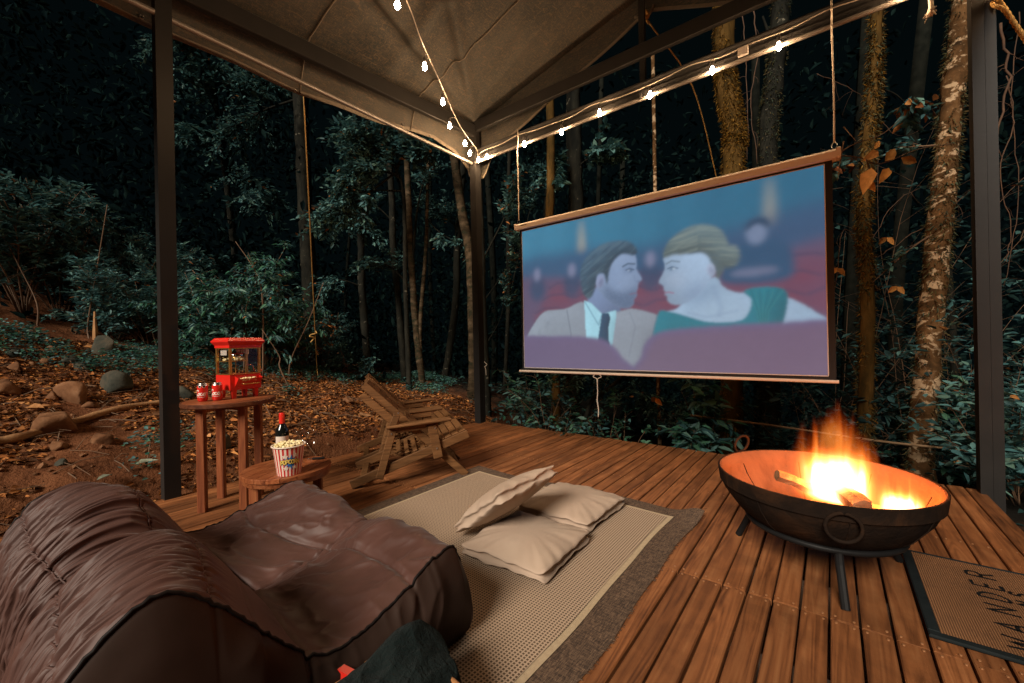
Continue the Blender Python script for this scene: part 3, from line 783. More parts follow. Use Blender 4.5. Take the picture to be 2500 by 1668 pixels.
def cord(name, label, pts, r, mat, cat='cord', n=6, group=None):
    o = MB(); o.tube(smooth_path(pts, 6), r, n); return tag(o.build(name, mat, origin=pts[0], smooth=True), label, cat, group)
for x, lab in ((X0, 'thin white cord holding up the left end of the screen'), (X1, 'thin white cord holding up the right end of the screen')):
    cord('hanging_cord', lab, [(x, YSC - .0, 2.488), (x + .003, YSC, 2.9), (x - .002, YSC + .002, 3.3), (x, YSC + .02, 3.42), (x, YSC + .015, 3.56)], .0065, M['rope_w'], group='cords the screen hangs from')
# ------------------------------------------------------------------ lettering made of strokes
GL = {
 'W': (.95, [[(0, 1), (.24, 0), (.47, .85), (.7, 0), (.95, 1)]]), 'A': (.7, [[(0, 0), (.35, 1), (.7, 0)], [(.14, .36), (.56, .36)]]),
 'N': (.7, [[(0, 0), (0, 1), (.65, 0), (.65, 1)]]), 'D': (.65, [[(0, 0), (0, 1), (.3, .97), (.55, .78), (.62, .5), (.55, .22), (.3, .03), (0, 0)]]),
 'E': (.55, [[(.55, 1), (0, 1), (0, 0), (.55, 0)], [(0, .52), (.42, .52)]]), 'R': (.62, [[(0, 0), (0, 1), (.4, 1), (.58, .86), (.58, .64), (.4, .5), (0, .5)], [(.3, .5), (.62, 0)]]),
 'I': (.1, [[(.05, 0), (.05, 1)]]), 'S': (.55, [[(.55, .85), (.4, 1), (.15, 1), (0, .82), (.05, .62), (.5, .4), (.55, .18), (.4, 0), (.12, 0), (0, .14)]]),
 'P': (.58, [[(0, 0), (0, 1), (.4, 1), (.58, .86), (.58, .62), (.4, .46), (0, .46)]]), 'O': (.68, [[(.34, 1), (.08, .85), (0, .5), (.08, .15), (.34, 0), (.6, .15), (.68, .5), (.6, .85), (.34, 1)]]),
 'C': (.6, [[(.6, .82), (.45, .98), (.2, .95), (.03, .7), (.03, .3), (.2, .05), (.45, .02), (.6, .18)]]),
}
def lay(text, x0, y0, h, gap=.22, aspect=1.0):
    out = []; x = x0
    for ch in text:
        w, st = GL[ch]
        for s in st: out.append([(x + p[0] * h * aspect, y0 + p[1] * h) for p in s])
        x += (w + gap) * h * aspect
    return out
def ribbons(mb, strokes, fn, w, sub=3):
    for s in strokes:
        P = []
        for a, b in zip(s[:-1], s[1:]):
            for k in range(sub): P.append((a[0] + (b[0] - a[0]) * k / sub, a[1] + (b[1] - a[1]) * k / sub))
        P.append(s[-1]); P = np.array(P)
        T = np.gradient(P, axis=0); T /= np.linalg.norm(T, axis=1)[:, None] + 1e-9
        Nn = np.stack([-T[:, 1], T[:, 0]], 1)
        L, R_ = P + Nn * w / 2, P - Nn * w / 2
        vs = [fn(*p) for p in L] + [fn(*p) for p in R_]; n = len(P)
        mb.add(vs, [(i, i + 1, n + i + 1, n + i) for i in range(n - 1)])
    return mb

# ------------------------------------------------------------------ woven rug
rug = thing('woven_rug', (-1.5, 1.2, 0), 'beige woven rug with grey brown border lying under the cushions', 'rug')
def weave_mat():
    t = NT('rug_weave'); v = t.coords((1, 1, 1)); sp = t.n('ShaderNodeSeparateXYZ'); t.l(v, sp.inputs[0])
    P_ = .0128
    fx = t.math('FRACT', t.math('ADD', t.math('MULTIPLY', sp.outputs[0], 1 / P_), 400)); fy = t.math('FRACT', t.math('ADD', t.math('MULTIPLY', sp.outputs[1], 1 / P_), 400))
    mx = t.math('GREATER_THAN', fx, .42); my = t.math('GREATER_THAN', fy, .38)
    k = t.math('MULTIPLY', mx, my)
    n = t.noise(v, 160, 3)
    c = t.mix(n, (.37, .265, .185), (.48, .36, .26)); d = t.mix(n, (.04, .026, .017), (.10, .065, .04))
    c = t.mix(k, c, d); big = t.noise(v, 2.5, 3); c = t.mix(t.math('MULTIPLY', big, .25), c, (.25, .18, .115))
    t.base(c); t.set(Roughness=.9, Specular_IOR_Level=.15)
    t.bump(t.math('SUBTRACT', t.math('MULTIPLY', n, .3), k), .5, .003)
    return t.m
def border_mat():
    t = NT('rug_border_weave'); v = t.coords((1, 1, 1)); n = t.noise(t.coords((200, 26, 60)), 1.6, 4, .7); n2 = t.noise(t.coords((20, 190, 60)), 1.4, 3, .7)
    c = t.ramp(t.math('MULTIPLY_ADD', n2, .4, t.math('MULTIPLY', n, .6)), [(.38, (.030, .023, .020)), (.52, (.105, .068, .046)), (.66, (.23, .15, .098))])
    t.base(c); t.set(Roughness=.95, Specular_IOR_Level=.1); t.bump(n, .8, .004); return t.m
wm, bmz = weave_mat(), border_mat()
def rug_z(x, y):
    return .004 + .0035 * (fbm(x * 3, y * 3, 5.0, 2)) + .055 * np.exp(-((x + .62) / .10) ** 2 - ((y - 2.60) / .12) ** 2)
def edge_wob(y): return .006 * np.sin(y * 5.2 + .6) + .004 * np.sin(y * 11) + .022 * np.clip((y - 2.3) / .25, 0, 1) ** 2
def sheet(x0, x1, y0, y1, nx, ny, dz, wob=0.0):
    x, y = np.meshgrid(np.linspace(x0, x1, nx), np.linspace(y0, y1, ny), indexing='ij')
    k = (x - x0) / (x1 - x0); xx = x + wob * edge_wob(y) * np.clip((x + 1.2) / .5, 0, 1.2)
    yy = y + wob * .03 * np.sin(x * 4) * np.clip((y - 2.2) / .3, 0, 1) 
    return np.stack([xx, yy, rug_z(xx, yy) + dz], -1)
m = MB(); m.grid(sheet(-2.378, -.628, -.32, 2.575, 90, 140, 0, 1.0)); m.build('border', bmz, rug, smooth=True)
m = MB(); m.grid(sheet(-2.262, -.752, -.2, 2.462, 60, 100, .0042, .7)); m.build('trim', simple('rug_trim', (.35, .26, .16), (.43, .33, .21), scale=60, rough=.9, bump=.3, bscale=200), rug, smooth=True)
m = MB(); m.grid(sheet(-2.236, -.778, -.17, 2.436, 60, 100, .0074, .7)); m.build('woven_field', wm, rug, smooth=True)
m = MB(); rr = random.Random(5)
for k in range(150):
    y = rr.uniform(.6, 2.57); x = -.628 + edge_wob(y)
    z = float(rug_z(x, y)) + .001; a = rr.uniform(-.02, .02)
    m.tube([(x - .004, y, z), (x + rr.uniform(.006, .014), y + a * .5, z + rr.uniform(-.001, .004))], .0011, 3, cap=False)
m.build('fringe', bmz, rug, kind='stuff')

# ------------------------------------------------------------------ bean bag lounger
def fabric_mat():
    t = NT('brown_nylon'); v = t.coords()
    n = t.noise(v, 6, 4); c = t.ramp(n, [(.3, (.056, .0235, .0175)), (.7, (.082, .036, .027))])
    t.base(c); t.set(Roughness=.56, Specular_IOR_Level=.34, Sheen_Weight=.1, Sheen_Roughness=.4)
    t.bump(t.noise(v, 240, 2), .06, .002); return t.m
M['nylon'] = fabric_mat()
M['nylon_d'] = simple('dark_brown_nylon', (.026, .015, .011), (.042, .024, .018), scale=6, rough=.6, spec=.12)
M['piping'] = simple('dark_piping', (.008, .006, .0055), rough=.6, spec=.15)
E_ = np.array([(.10, 0), (.04, .12), (.03, .28), (.055, .42), (.125, .515), (.215, .553), (.29, .515), (.37, .425), (.50, .287), (.585, .245), (.727, .268), (.90, .322), (.985, .342), (1.04, .322), (1.065, .19), (1.05, 0)])
C_ = np.array([(.13, 0), (.08, .10), (.07, .21), (.10, .30), (.16, .355), (.23, .37), (.31, .345), (.40, .28), (.52, .215), (.61, .19), (.74, .20), (.90, .245), (.995, .285), (1.05, .265), (1.075, .16), (1.05, 0)])
L_ = np.array([(.05, 0), (.01, .12), (.012, .25), (.05, .39), (.11, .485), (.18, .548), (.26, .565), (.335, .535), (.41, .455), (.50, .325), (.585, .245), (.727, .262), (.90, .302), (.985, .337), (1.045, .318), (1.072, .19), (1.05, 0)])
NTt, NU = 330, 560
def resample(K, n):
    P = np.array(smooth_path([(a, b, 0) for a, b in K], 14))[:, :2]
    s = np.concatenate([[0], np.cumsum(np.linalg.norm(np.diff(P, axis=0), axis=1))]); s /= s[-1]
    return np.stack([np.interp(np.linspace(0, 1, n), s, P[:, i]) for i in (0, 1)], 1)
pe, pc, pl_ = resample(E_, NTt), resample(C_, NTt), resample(L_, NTt)
u = np.linspace(-1, 1, NU); au = np.abs(u)
w = smoothstep(.0, .42, au); w2 = smoothstep(.5, 1.0, au)
yb, zb = [(pl_[:, None, k] * (1 - w2) + pe[:, None, k] * w2) * w + pc[:, None, k] * (1 - w) for k in (0, 1)]
tt = np.linspace(0, 1, NTt)[:, None]
back = 1 - smoothstep(.40, .52, tt)          # backrest half of the profile
crease = np.exp(-((u - .02) / .035) ** 2) * back * .07 * smoothstep(.1, .25, tt)
zb = zb - crease
XM, HW = -1.658, .582
xb = XM + HW * u * (1 + .02 * np.sin(PI * tt)) + 0 * zb
P = np.stack([xb, yb, zb], -1)
def normals(P):
    a = np.gradient(P, axis=0); b = np.gradient(P, axis=1); n = np.cross(b, a); n /= np.linalg.norm(n, axis=2)[..., None] + 1e-9
    return n
Nn = normals(P)
if Nn[NTt // 2, NU // 2, 2] < 0: Nn = -Nn
U, T = np.meshgrid(u, tt[:, 0], indexing='xy')
rid = lambda a: 1 - np.abs(2 * a - 1)
pl = rid(vnoise(U * 30 + .9 * np.sin(T * 8 + U * 3), T * 7, 1.0)) ** 2 * .55 + rid(vnoise(U * 66 + .9 * np.sin(T * 9 + U * 5), T * 12, 4.0)) ** 2 * .45
fade = back * smoothstep(.02, .1, T) * (1 - .75 * smoothstep(.86, 1.0, np.abs(U)) * smoothstep(.3, .42, T)) * (1 - smoothstep(.37, .45, T))
disp = .027 * (pl - .35) * fade
ft = 1 - back                                # seat half: soft irregular wrinkles that run to the pinched seams
wr = rid(fbm(U * 2.2 + T * 2.0, T * 9 - U * 1.6, 7.0, 3)) ** 3
wr2 = rid(fbm(U * 5.0 - T * 6, T * 16, 2.0, 3)) ** 4
disp = disp + ft * smoothstep(.5, .6, T) * (1 - smoothstep(.83, .9, T)) * (.018 * (wr - .4) + .009 * (wr2 - .3) + .0022 * (rid(fbm(U * 9 + T * 5, T * 30 - U * 7, 5.0, 2)) ** 3 - .4))
front = smoothstep(.84, .9, T)
disp = disp + front * .006 * (rid(vnoise(U * 14, T * 6, 3.0)) ** 2 - .3)
def groove(d, wdt, dep_): return -dep_ * np.exp(-(d / wdt) ** 2)
for t0, dp in ((.25, .006), (.395, .0055), (.47, .004), (.545, .004)): disp = disp + groove(T - t0 - .006 * np.sin(U * 4), .0042, dp)
seat = ft * (1 - front)
disp = disp + seat * (groove(U - .03 - .10 * (T - .68), .014, .016) + groove(T - .70 - .03 * np.sin(U * 2.6), .006, .014) + groove(T - .545, .006, .012))
disp = disp + seat * .030 * (np.exp(-((U - .48) / .33) ** 2 - ((T - .77) / .055) ** 2) + np.exp(-((U + .45) / .33) ** 2 - ((T - .77) / .055) ** 2) + .8 * np.exp(-((U - .45) / .3) ** 2 - ((T - .625) / .05) ** 2) + .8 * np.exp(-((U + .45) / .3) ** 2 - ((T - .625) / .05) ** 2) - .35)
P = P + Nn * disp[..., None]
P[..., 2] = np.maximum(P[..., 2], .012)
bag = thing('bean_bag_lounger', (XM, .4, 0), 'big brown nylon bean bag lounger with gathered backrest in the foreground', 'bean bag')
m = MB(); m.grid(P); m.build('cover', M['nylon'], bag, smooth=True)
NS = 60
for sgn in (1, -1):
    e = P[:, -1] if sgn > 0 else P[:, 0]
    s = np.linspace(0, 1, NS)[None, :, None]
    base_ = e.copy(); base_[:, 2] = .012; base_[:, 1] = np.clip(e[:, 1], -.2, 1.05)
    Q = e[:, None, :] * (1 - s) + base_[:, None, :] * s
    TT = np.linspace(0, 1, NTt)[:, None]; S2 = np.linspace(0, 1, NS)[None, :]
    bulge = .055 * np.sin(PI * np.clip(S2 * .9 + .0, 0, 1)) ** .7 * smoothstep(0, .12, TT) * (1 - smoothstep(.9, 1, TT))
    yq = Q[..., 1]
    ple = .016 * (rid(vnoise(yq * 15 + S2 * 1.5, S2 * 2.5, 6.0)) ** 2 - .3) * (1 - S2) ** .7 * smoothstep(0, .08, S2) * smoothstep(.38, .46, TT) * (1 - smoothstep(.76, .86, TT))
    ple = ple + .010 * (fbm(yq * 6, S2 * 3, 8.0, 3) - .5) * smoothstep(0, .2, S2)
    Q[..., 0] += sgn * (bulge + ple)
    m = MB(); m.grid(Q if sgn > 0 else Q[:, ::-1]); m.build('side_panel', M['nylon_d'], bag, smooth=True)
    m = MB(); k = [tuple(e[i] + V(sgn * .004, 0, .0) + V(0, .002 * math.sin(i * .9), .002 * math.sin(i * 1.7))) for i in range(6, NTt - 4, 2)]; m.tube(k, .0042, 7); m.build('piping', M['piping'], bag, smooth=True)
for t0 in (.25, .395):
    i = int(t0 * NTt); k = [tuple(P[int((t0 + .006 * math.sin(u[j] * 4)) * (NTt - 1)), j] + Nn[i, j] * .0012) for j in range(4, NU - 4, 3)]
    m = MB(); m.tube(k, .0028, 5); m.build('seam', M['nylon'], bag, smooth=True)

# ------------------------------------------------------------------ cushions
M['linen'] = simple('beige_linen', (.385, .285, .215), (.43, .33, .25), scale=5, rough=.85, bump=.25, bscale=420, spec=.2)
def cushion(label, Mx, half, seed, thick=.040, dome=.055):
    rs = np.random.RandomState(seed); n = 160
    tq = np.linspace(-1, 1, n // 4, endpoint=False); on_ = np.ones_like(tq)
    sx = np.concatenate([on_, -tq, -on_, tq]); sy = np.concatenate([tq, on_, -tq, -on_]); th = np.linspace(-PI / 4, 2 * PI - PI / 4, len(sx), endpoint=False)
    nrm_ = (np.abs(sx) ** 14 + np.abs(sy) ** 14) ** (1 / 14) / 1.0
    mid = 1 - .035 * (1 - np.minimum(np.abs(sx), np.abs(sy)) ** 2.5)
    bx, by = half * sx / nrm_ * mid, half * sy / nrm_ * mid
    ph = rs.uniform(0, 6, 4)
    wob = .0035 * np.sin(th * 11 + ph[0]) + .004 * np.sin(th * 5 + ph[1]) + .002 * np.sin(th * 23 + ph[2])
    root = thing('cushion', Mx.translation, label, 'cushion', 'beige floor cushions on the rug')
    root.rotation_euler = Mx.to_euler()
    def ring(sc, z, k=1.0): return np.stack([bx * sc, by * sc, z + wob * k + 0 * th], -1)
    rows = []
    for sc in np.linspace(.0, 1.0, 22):
        x, y = bx * sc, by * sc
        d = dome * (np.clip(1 - np.abs(x / half) ** 2.3, 0, 1) * np.clip(1 - np.abs(y / half) ** 2.3, 0, 1)) ** .72
        wrk = .007 * (fbm(x * 14 + seed, y * 14, 1.0, 3) - .5) * sc
        rows.append(np.stack([x, y, thick / 2 + d + wob * sc ** 3 + wrk], -1))
    rows += [ring(1.028, thick / 2 - .001), ring(1.03, thick / 2 - .005), ring(.985, thick / 2 - .008), ring(.966 - .012 * np.sin(th * 7 + ph[3])[0], 0, .3), ring(.985, -thick / 2 + .008, -.8), ring(1.03, -thick / 2 + .004, -1.2), ring(1.028, -thick / 2, -1.2)]
    for sc in np.linspace(1.0, 0, 12):
        x, y = bx * sc, by * sc
        d = dome * .75 * (np.clip(1 - np.abs(x / half) ** 2.3, 0, 1) * np.clip(1 - np.abs(y / half) ** 2.3, 0, 1)) ** .72
        rows.append(np.stack([x, y, -thick / 2 - d - wob * sc ** 3], -1))
    m = MB(); m.grid(np.stack(rows), closed_u=True)
    o = bpy.data.objects.new('cover', m.mesh('cover', M['linen'], smooth=True)); COL.objects.link(o); o.parent = root
    for sg in (1, -1):
        k = ring(.985, sg * (thick / 2 + .0015), sg * 1.0); m = MB(); m.tube([tuple(p) for p in k] + [tuple(k[0])], .0022, 5, cap=False)
        o = bpy.data.objects.new('stitched_hem', m.mesh('stitched_hem', M['linen'], smooth=True)); COL.objects.link(o); o.parent = root
    return root
def Mat(loc, rz=0, rx=0, ry=0): return Matrix.Translation(loc) @ Matrix.Rotation(rz, 4, 'Z') @ Matrix.Rotation(ry, 4, 'Y') @ Matrix.Rotation(rx, 4, 'X')
cushion('beige linen cushion lying flat nearest the bean bag', Mat((-1.215, 1.66, .052), .05), .235, 1, dome=.048)
cushion('beige linen cushion lying flat nearest the screen', Mat((-1.275, 2.205, .052), -.02), .245, 2, dome=.046)
# the third leans on the other two
a = V(-1.60, 1.52, .055); b = dep(1362, 1142, 2.25)            # left and right corner; the third corner points at the viewer
e0 = b - a; L3 = np.linalg.norm(e0); e0 /= L3; ctr = (a + b) / 2
vw = CC - ctr; vw = vw - e0 * (vw @ e0); vw /= np.linalg.norm(vw); vw = vw + V(0, 0, .06); vw = vw - e0 * (vw @ e0); vw /= np.linalg.norm(vw)
e1 = (vw + e0) / math.sqrt(2); e2 = (e0 - vw) / math.sqrt(2); n3 = np.cross(e1, e2)
if n3[2] < 0: e1, e2 = e2, e1; n3 = -n3
M3 = Matrix(((e1[0], e2[0], n3[0], ctr[0]), (e1[1], e2[1], n3[1], ctr[1]), (e1[2], e2[2], n3[2], ctr[2]), (0, 0, 0, 1)))
cushion('beige linen cushion leaning tilted on top of the two flat ones', M3, .225, 3, dome=.06)

# ------------------------------------------------------------------ reclining wooden chairs
def make_chair(label):
    r = thing('reclining_chair', (0, 0, 0), label, 'chair', 'wooden reclining chairs on the deck')
    sx = .262
    def bar(name, p0, p1, w, h, up=(0, 0, 1), x=0, bev=.004, mat='chair'):
        m = MB(); m.beam((x + p0[0], p0[1], p0[2]), (x + p1[0], p1[1], p1[2]), w, h, up, bev); return m.build(name, M[mat], r)
    for s in (1, -1):
        bar('back_rail', (s * (sx - .055), -.735, .752), (s * (sx - .055), .02, .005), .024, .055)
        bar('seat_rail', (s * (sx - .02), -.83, .03), (s * (sx - .02), .035, .335), .024, .064)
        bar('outer_rail', (s * (sx + .018), -.745, .685), (s * (sx + .018), -.505, .455), .02, .055)
        m = MB(); pts = [(-.57, .44), (-.44, .446), (-.26, .456), (-.10, .47)]
        m.beam((s * (sx + .015), -.575, .437), (s * (sx + .015), -.10, .468), .085, .024, bev=.008); m.build('armrest', M['chair'], r)
        bar('arm_rail', (s * (sx - .005), -.56, .405), (s * (sx - .005), -.20, .428), .02, .05)
        bar('arm_post', (s * (sx + .008), -.245, .43), (s * (sx + .008), -.20, .175), .07, .022, up=(1, 0, 0))
        bar('prop_leg', (s * (sx + .008), -.53, .41), (s * (sx + .008), -.632, .06), .055, .022, up=(1, 0, 0))
        bar('back_strut', (s * (sx + .03), -.495, .535), (s * (sx + .03), -.535, .44), .05, .022, up=(1, 0, 0))
        m = MB(); 
        for p in ((-.49, .53), (-.225, .40), (-.21, .24), (-.54, .40)): m.lathe([(.0, .006), (.006, .003), (.007, 0)], (0, 0, 0), 6)
        for q_, p in enumerate(((-.49, .53), (-.225, .40), (-.21, .24), (-.54, .40))):
            pass
    d = V(0, .755, -.757); d /= np.linalg.norm(d); nrm = V(0, .707, .707)
    for k in range(9):                              # back slats
        f = .04 + k * .066; p = V(0, -.735, .752) + d * f + nrm * .012
        if k in (5, 7): continue
        bar('back_slat', (-.205, p[1], p[2]), (.205, p[1], p[2]), .062 if k < 5 else .04, .012, up=tuple(nrm))
    ds = V(0, .865, .305); ds /= np.linalg.norm(ds); ns = V(0, -ds[2], ds[1])
    for k in range(4):                              # seat slats at the front
        p = V(0, .03, .335) - ds * (.03 + k * .058) + ns * .037
        bar('seat_slat', (-.25, p[1], p[2]), (.25, p[1], p[2]), .052, .012, up=tuple(ns))
    for k in range(6):                              # woven strips that sag into the back
        f = k / 5; p = V(0, -.19 - .30 * f, .285 - .12 * f + .06 * f * f)
        bar('seat_strip', (-.235, p[1], p[2]), (.235, p[1], p[2]), .034, .008, up=(0, -.3, 1))
    for x in (-.16, -.055, .05, .155):
        m = MB(); pts = [(x, -.17, .302), (x, -.26, .258), (x, -.36, .215), (x, -.46, .188), (x, -.53, .2)]
        for a_, b_ in zip(pts[:-1], pts[1:]): m.beam(a_, b_, .036, .008)
        m.build('lattice_strip', M['chair'], r)
    bar('cross_bar', (-.25, -.75, .045), (.25, -.75, .045), .05, .02); bar('cross_bar', (-.2, -.03, .06), (.2, -.03, .06), .05, .02, up=(0, 1, 0)); bar('cross_bar', (-.255, -.41, .165), (.255, -.41, .165), .045, .02); bar('cross_bar', (-.27, -.585, .22), (.27, -.585, .22), .02, .045)
    m = MB()
    for s in (1, -1):
        for y, z in ((-.49, .535), (-.222, .405), (-.21, .25), (-.54, .385)):
            mm = Matrix.Translation((s * (sx + .021), y, z)) @ Matrix.Rotation(s * PI / 2, 4, 'Y'); vs = []
            for rr_, zz in ((.0075, 0), (.006, .003), (0.0, .004)): vs += [tuple(mm @ Vector((rr_ * math.cos(k * PI / 3), rr_ * math.sin(k * PI / 3), zz))) for k in range(6)]
            m.add(vs, [(i * 6 + j, i * 6 + (j + 1) % 6, i * 6 + 6 + (j + 1) % 6, i * 6 + 6 + j) for i in range(2) for j in range(6)])
    m.build('bolt_heads', M['aluminium'], r, kind='stuff')
    return r
ch = make_chair('brown wooden reclining chair in front, nearest the rug')
ch.location = (-2.487, 2.455, .0); ch.rotation_euler = (0, 0, math.radians(-36))
c2 = ch.copy(); COL.objects.link(c2); c2['label'] = 'brown wooden reclining chair behind the first, nearest the deck edge'
for k in ch.children:
    o = k.copy(); COL.objects.link(o); o.parent = c2
c2.location = (-3.0, 2.80, 0); c2.rotation_euler = (0, 0, math.radians(-33))

# ------------------------------------------------------------------ side tables
def round_plank_top(root, c, z, R, th, n, ang, mat, name='top_plank'):
    w_ = 2 * R / n
    for k in range(n):
        a0, a1 = -R + k * w_ + .001, -R + (k + 1) * w_ - .001
        xs_ = np.linspace(a0, a1, 6); up = [(x, math.sqrt(max(R * R - x * x, 1e-6))) for x in xs_]
        ring = up + [(x, -y) for x, y in up[::-1]]
        m = MB(); ca, sa = math.cos(ang), math.sin(ang); N_ = len(ring)
        pts = [(c[0] + x * ca - y * sa, c[1] + x * sa + y * ca) for x, y in ring]
        cx, cy_ = np.mean(pts, axis=0); pin = [(cx + (x - cx) * .985, cy_ + (y - cy_) * .985) for x, y in pts]
        vs = [(x, y, z - th) for x, y in pts] + [(x, y, z - .003) for x, y in pts] + [(x, y, z) for x, y in pin]
        m.add(vs, [tuple(range(N_))] + [(i + L_ * N_, (i + 1) % N_ + L_ * N_, (i + 1) % N_ + (L_ + 1) * N_, i + (L_ + 1) * N_) for L_ in (0, 1) for i in range(N_)] + [tuple(range(3 * N_ - 1, 2 * N_ - 1, -1))])
        o = m.build(name, mat, root, origin=(cx, cy_, z)); o.location = (cx - root.location[0], cy_ - root.location[1], z - root.location[2]);
    return
def wood_leg(root, x, y, z0, z1, w_, mat, top_out=0.0, c=None):
    m = MB(); m.beam((x, y, z0), (x, y, z1), w_, w_, up=(.6, .8, 0), bev=.004); m.build('leg', mat, root)
M['table_leg'] = wood('table_leg_wood', (0.0812, 0.0209, 0.0093), (0.2204, 0.0638, 0.0232), (0.348, 0.1276, 0.0464), axis=2, rough=.4, grain=1.2, stain=.1, var=.25)
tt1 = thing('tall_side_table', (-3.205, 1.03, 0), 'tall round reddish wood side table carrying the popcorn machine', 'side table')
TC, TZ = (-3.215, 1.03), .70
tr_ = wood('table_rim_wood', (.04, .012, .007), (.10, .032, .014), (.17, .06, .024), axis=1, rough=.4, stain=.1)
round_plank_top(tt1, TC, TZ, .258, .022, 6, .4, M['table'])
m = MB(); m.lathe([(.262, -.03), (.268, -.024), (.268, -.004), (.264, -.0005), (.259, -.0005), (.259, -.03), (.262, -.03)], (TC[0], TC[1], TZ), 48); m.build('rim', tr_, tt1, smooth=False)
for x, y in ((-3.20, .862), (-3.03, 1.04), (-3.39, 1.025), (-3.215, 1.20)): wood_leg(tt1, x, y, 0.0, TZ - .026, .046, M['table_leg'])
m = MB(); m.beam((-3.39, 1.025, .655), (-3.03, 1.04, .655), .02, .04); m.build('apron', M['table_leg'], tt1)
m = MB(); m.beam((-3.20, .862, .653), (-3.215, 1.20, .653), .02, .04); m.build('apron', M['table_leg'], tt1)
tt2 = thing('low_side_table', (-2.5, 1.085, 0), 'low round reddish wood side table carrying the popcorn bucket', 'side table')
LC, LZ = (-2.505, 1.085), .35
round_plank_top(tt2, LC, LZ, .232, .024, 7, .55, M['table'])
m = MB(); m.lathe([(.20, -.055), (.222, -.052), (.224, -.026), (.20, -.025), (.20, -.055)], (LC[0], LC[1], LZ), 48); m.build('under_ring', M['table'], tt2)
for a_ in (-1.72, -.1, 1.42, 3.0): wood_leg(tt2, LC[0] + .165 * math.cos(a_), LC[1] + .165 * math.sin(a_), 0, LZ - .05, .05, M['table_leg'])
for a_ in (-1.72, -.1):
    m = MB(); m.beam((LC[0] + .165 * math.cos(a_), LC[1] + .165 * math.sin(a_), .275 - .001 * a_), (LC[0] - .165 * math.cos(a_), LC[1] - .165 * math.sin(a_), .275 - .001 * a_), .02, .045); m.build('apron', M['table_leg'], tt2)

# ------------------------------------------------------------------ soda cans
def can(label, x, y, text_ang, with_labels):
    r = thing('soda_can', (x, y, TZ + .0005), label, 'soda can', 'soda cans on the tall table')
    R = .029; H_ = .118; c = (x, y, TZ + .0005)
    m = MB(); m.lathe([(.0, .002), (.021, .0), (.0235, .004), (R, .012), (R, H_ - .016)], c, 32); m.build('body', M['red'], r, smooth=True)
    m = MB(); m.lathe([(R, H_ - .016), (.0245, H_ - .003), (.025, H_), (.0232, H_), (.0228, H_ - .004), (.0, H_ - .004)], c, 32); m.build('lid', M['aluminium'], r, smooth=True)
    m = MB(); m.box((x + .006, y, TZ + H_ - .0015), (.018, .011, .0015), rz=text_ang); m.build('pull_tab', M['aluminium'], r)
    fn = lambda u_, v_: (c[0] + (R + .0006) * math.cos(text_ang + u_ / R), c[1] + (R + .0006) * math.sin(text_ang + u_ / R), c[2] + v_)
    h = .034
    Cc = lambda x0: [[(x0 + p[0] * h, .040 + p[1] * h + .25 * p[0] * h * 0) for p in ((.62, .78), (.66, .98), (.45, 1.08), (.18, .85), (.02, .4), (.1, .04), (.3, .0), (.5, .22))]]
    oo = lambda x0: [[(x0 + p[0] * h, .040 + p[1] * h) for p in ((.22, .5), (.06, .34), (.04, .08), (.18, .0), (.34, .16), (.36, .42), (.22, .5), (.46, .44))]]
    cc = lambda x0: [[(x0 + p[0] * h, .040 + p[1] * h) for p in ((.34, .44), (.2, .5), (.04, .3), (.06, .06), (.22, .0), (.42, .2))]]
    ll = lambda x0: [[(x0 + p[0] * h, .040 + p[1] * h) for p in ((.0, .1), (.26, .7), (.32, 1.0), (.2, 1.0), (.08, .4), (.1, .02), (.26, .06))]]
    aa = lambda x0: oo(x0) + [[(x0 + p[0] * h, .040 + p[1] * h) for p in ((.4, .5), (.32, .12), (.4, .0), (.54, .14))]]
    st = []
    xx = -.040
    for ch_, f, adv in (('C', Cc, .5), ('o', oo, .42), ('c', cc, .42), ('a', aa, .62), ('-', None, .3), ('C', Cc, .5), ('o', oo, .42), ('l', ll, .3), ('a', aa, .5)):
        if f: st += f(xx)
        else: st += [[(xx, .055), (xx + .2 * h, .057)]]
        xx += adv * h
    m = MB(); ribbons(m, st, fn, .0044, 2); ribbons(m, [[(-.036 + .004 * k, .031 + .002 * math.sin(k * .5)) for k in range(16)]], fn, .002, 2)
    m.build('script_lettering', M['white'], r)
    if with_labels:
        for cx in (-.011, .012):
            m = MB(); a = np.linspace(0, 2 * PI, 9); fb = lambda u_, v_, k=0: fn(u_, v_)
            ribbons(m, [[(cx + .0085 * math.cos(t_), .098 + .0075 * math.sin(t_)) for t_ in a]], fn, .0016, 1); m.build('label_rim', M['white'], r)
            m = MB(); f2 = lambda u_, v_: (c[0] + (R + .0003) * math.cos(text_ang + u_ / R), c[1] + (R + .0003) * math.sin(text_ang + u_ / R), c[2] + v_)
            m.add([f2(cx, .098)] + [f2(cx + .0078 * math.cos(t_), .098 + .0068 * math.sin(t_)) for t_ in a[:-1]], [(0, i + 1, (i + 1) % 8 + 1) for i in range(8)]); m.build('warning_label', M['black'], r)
    return r
can('red soda can with two round dark labels above the white script', -3.245, .885, -.42, True)
can('red soda can right beside the popcorn machine, plain above its script', -3.213, .957, -.5, False)

# ------------------------------------------------------------------ popcorn machine
pmz = math.radians(11); pmo = V(-3.283, 1.108, TZ)
pm_ = thing('popcorn_machine', pmo, 'small red tabletop popcorn machine with glass sides and brass corner posts', 'popcorn machine', rz=pmz)
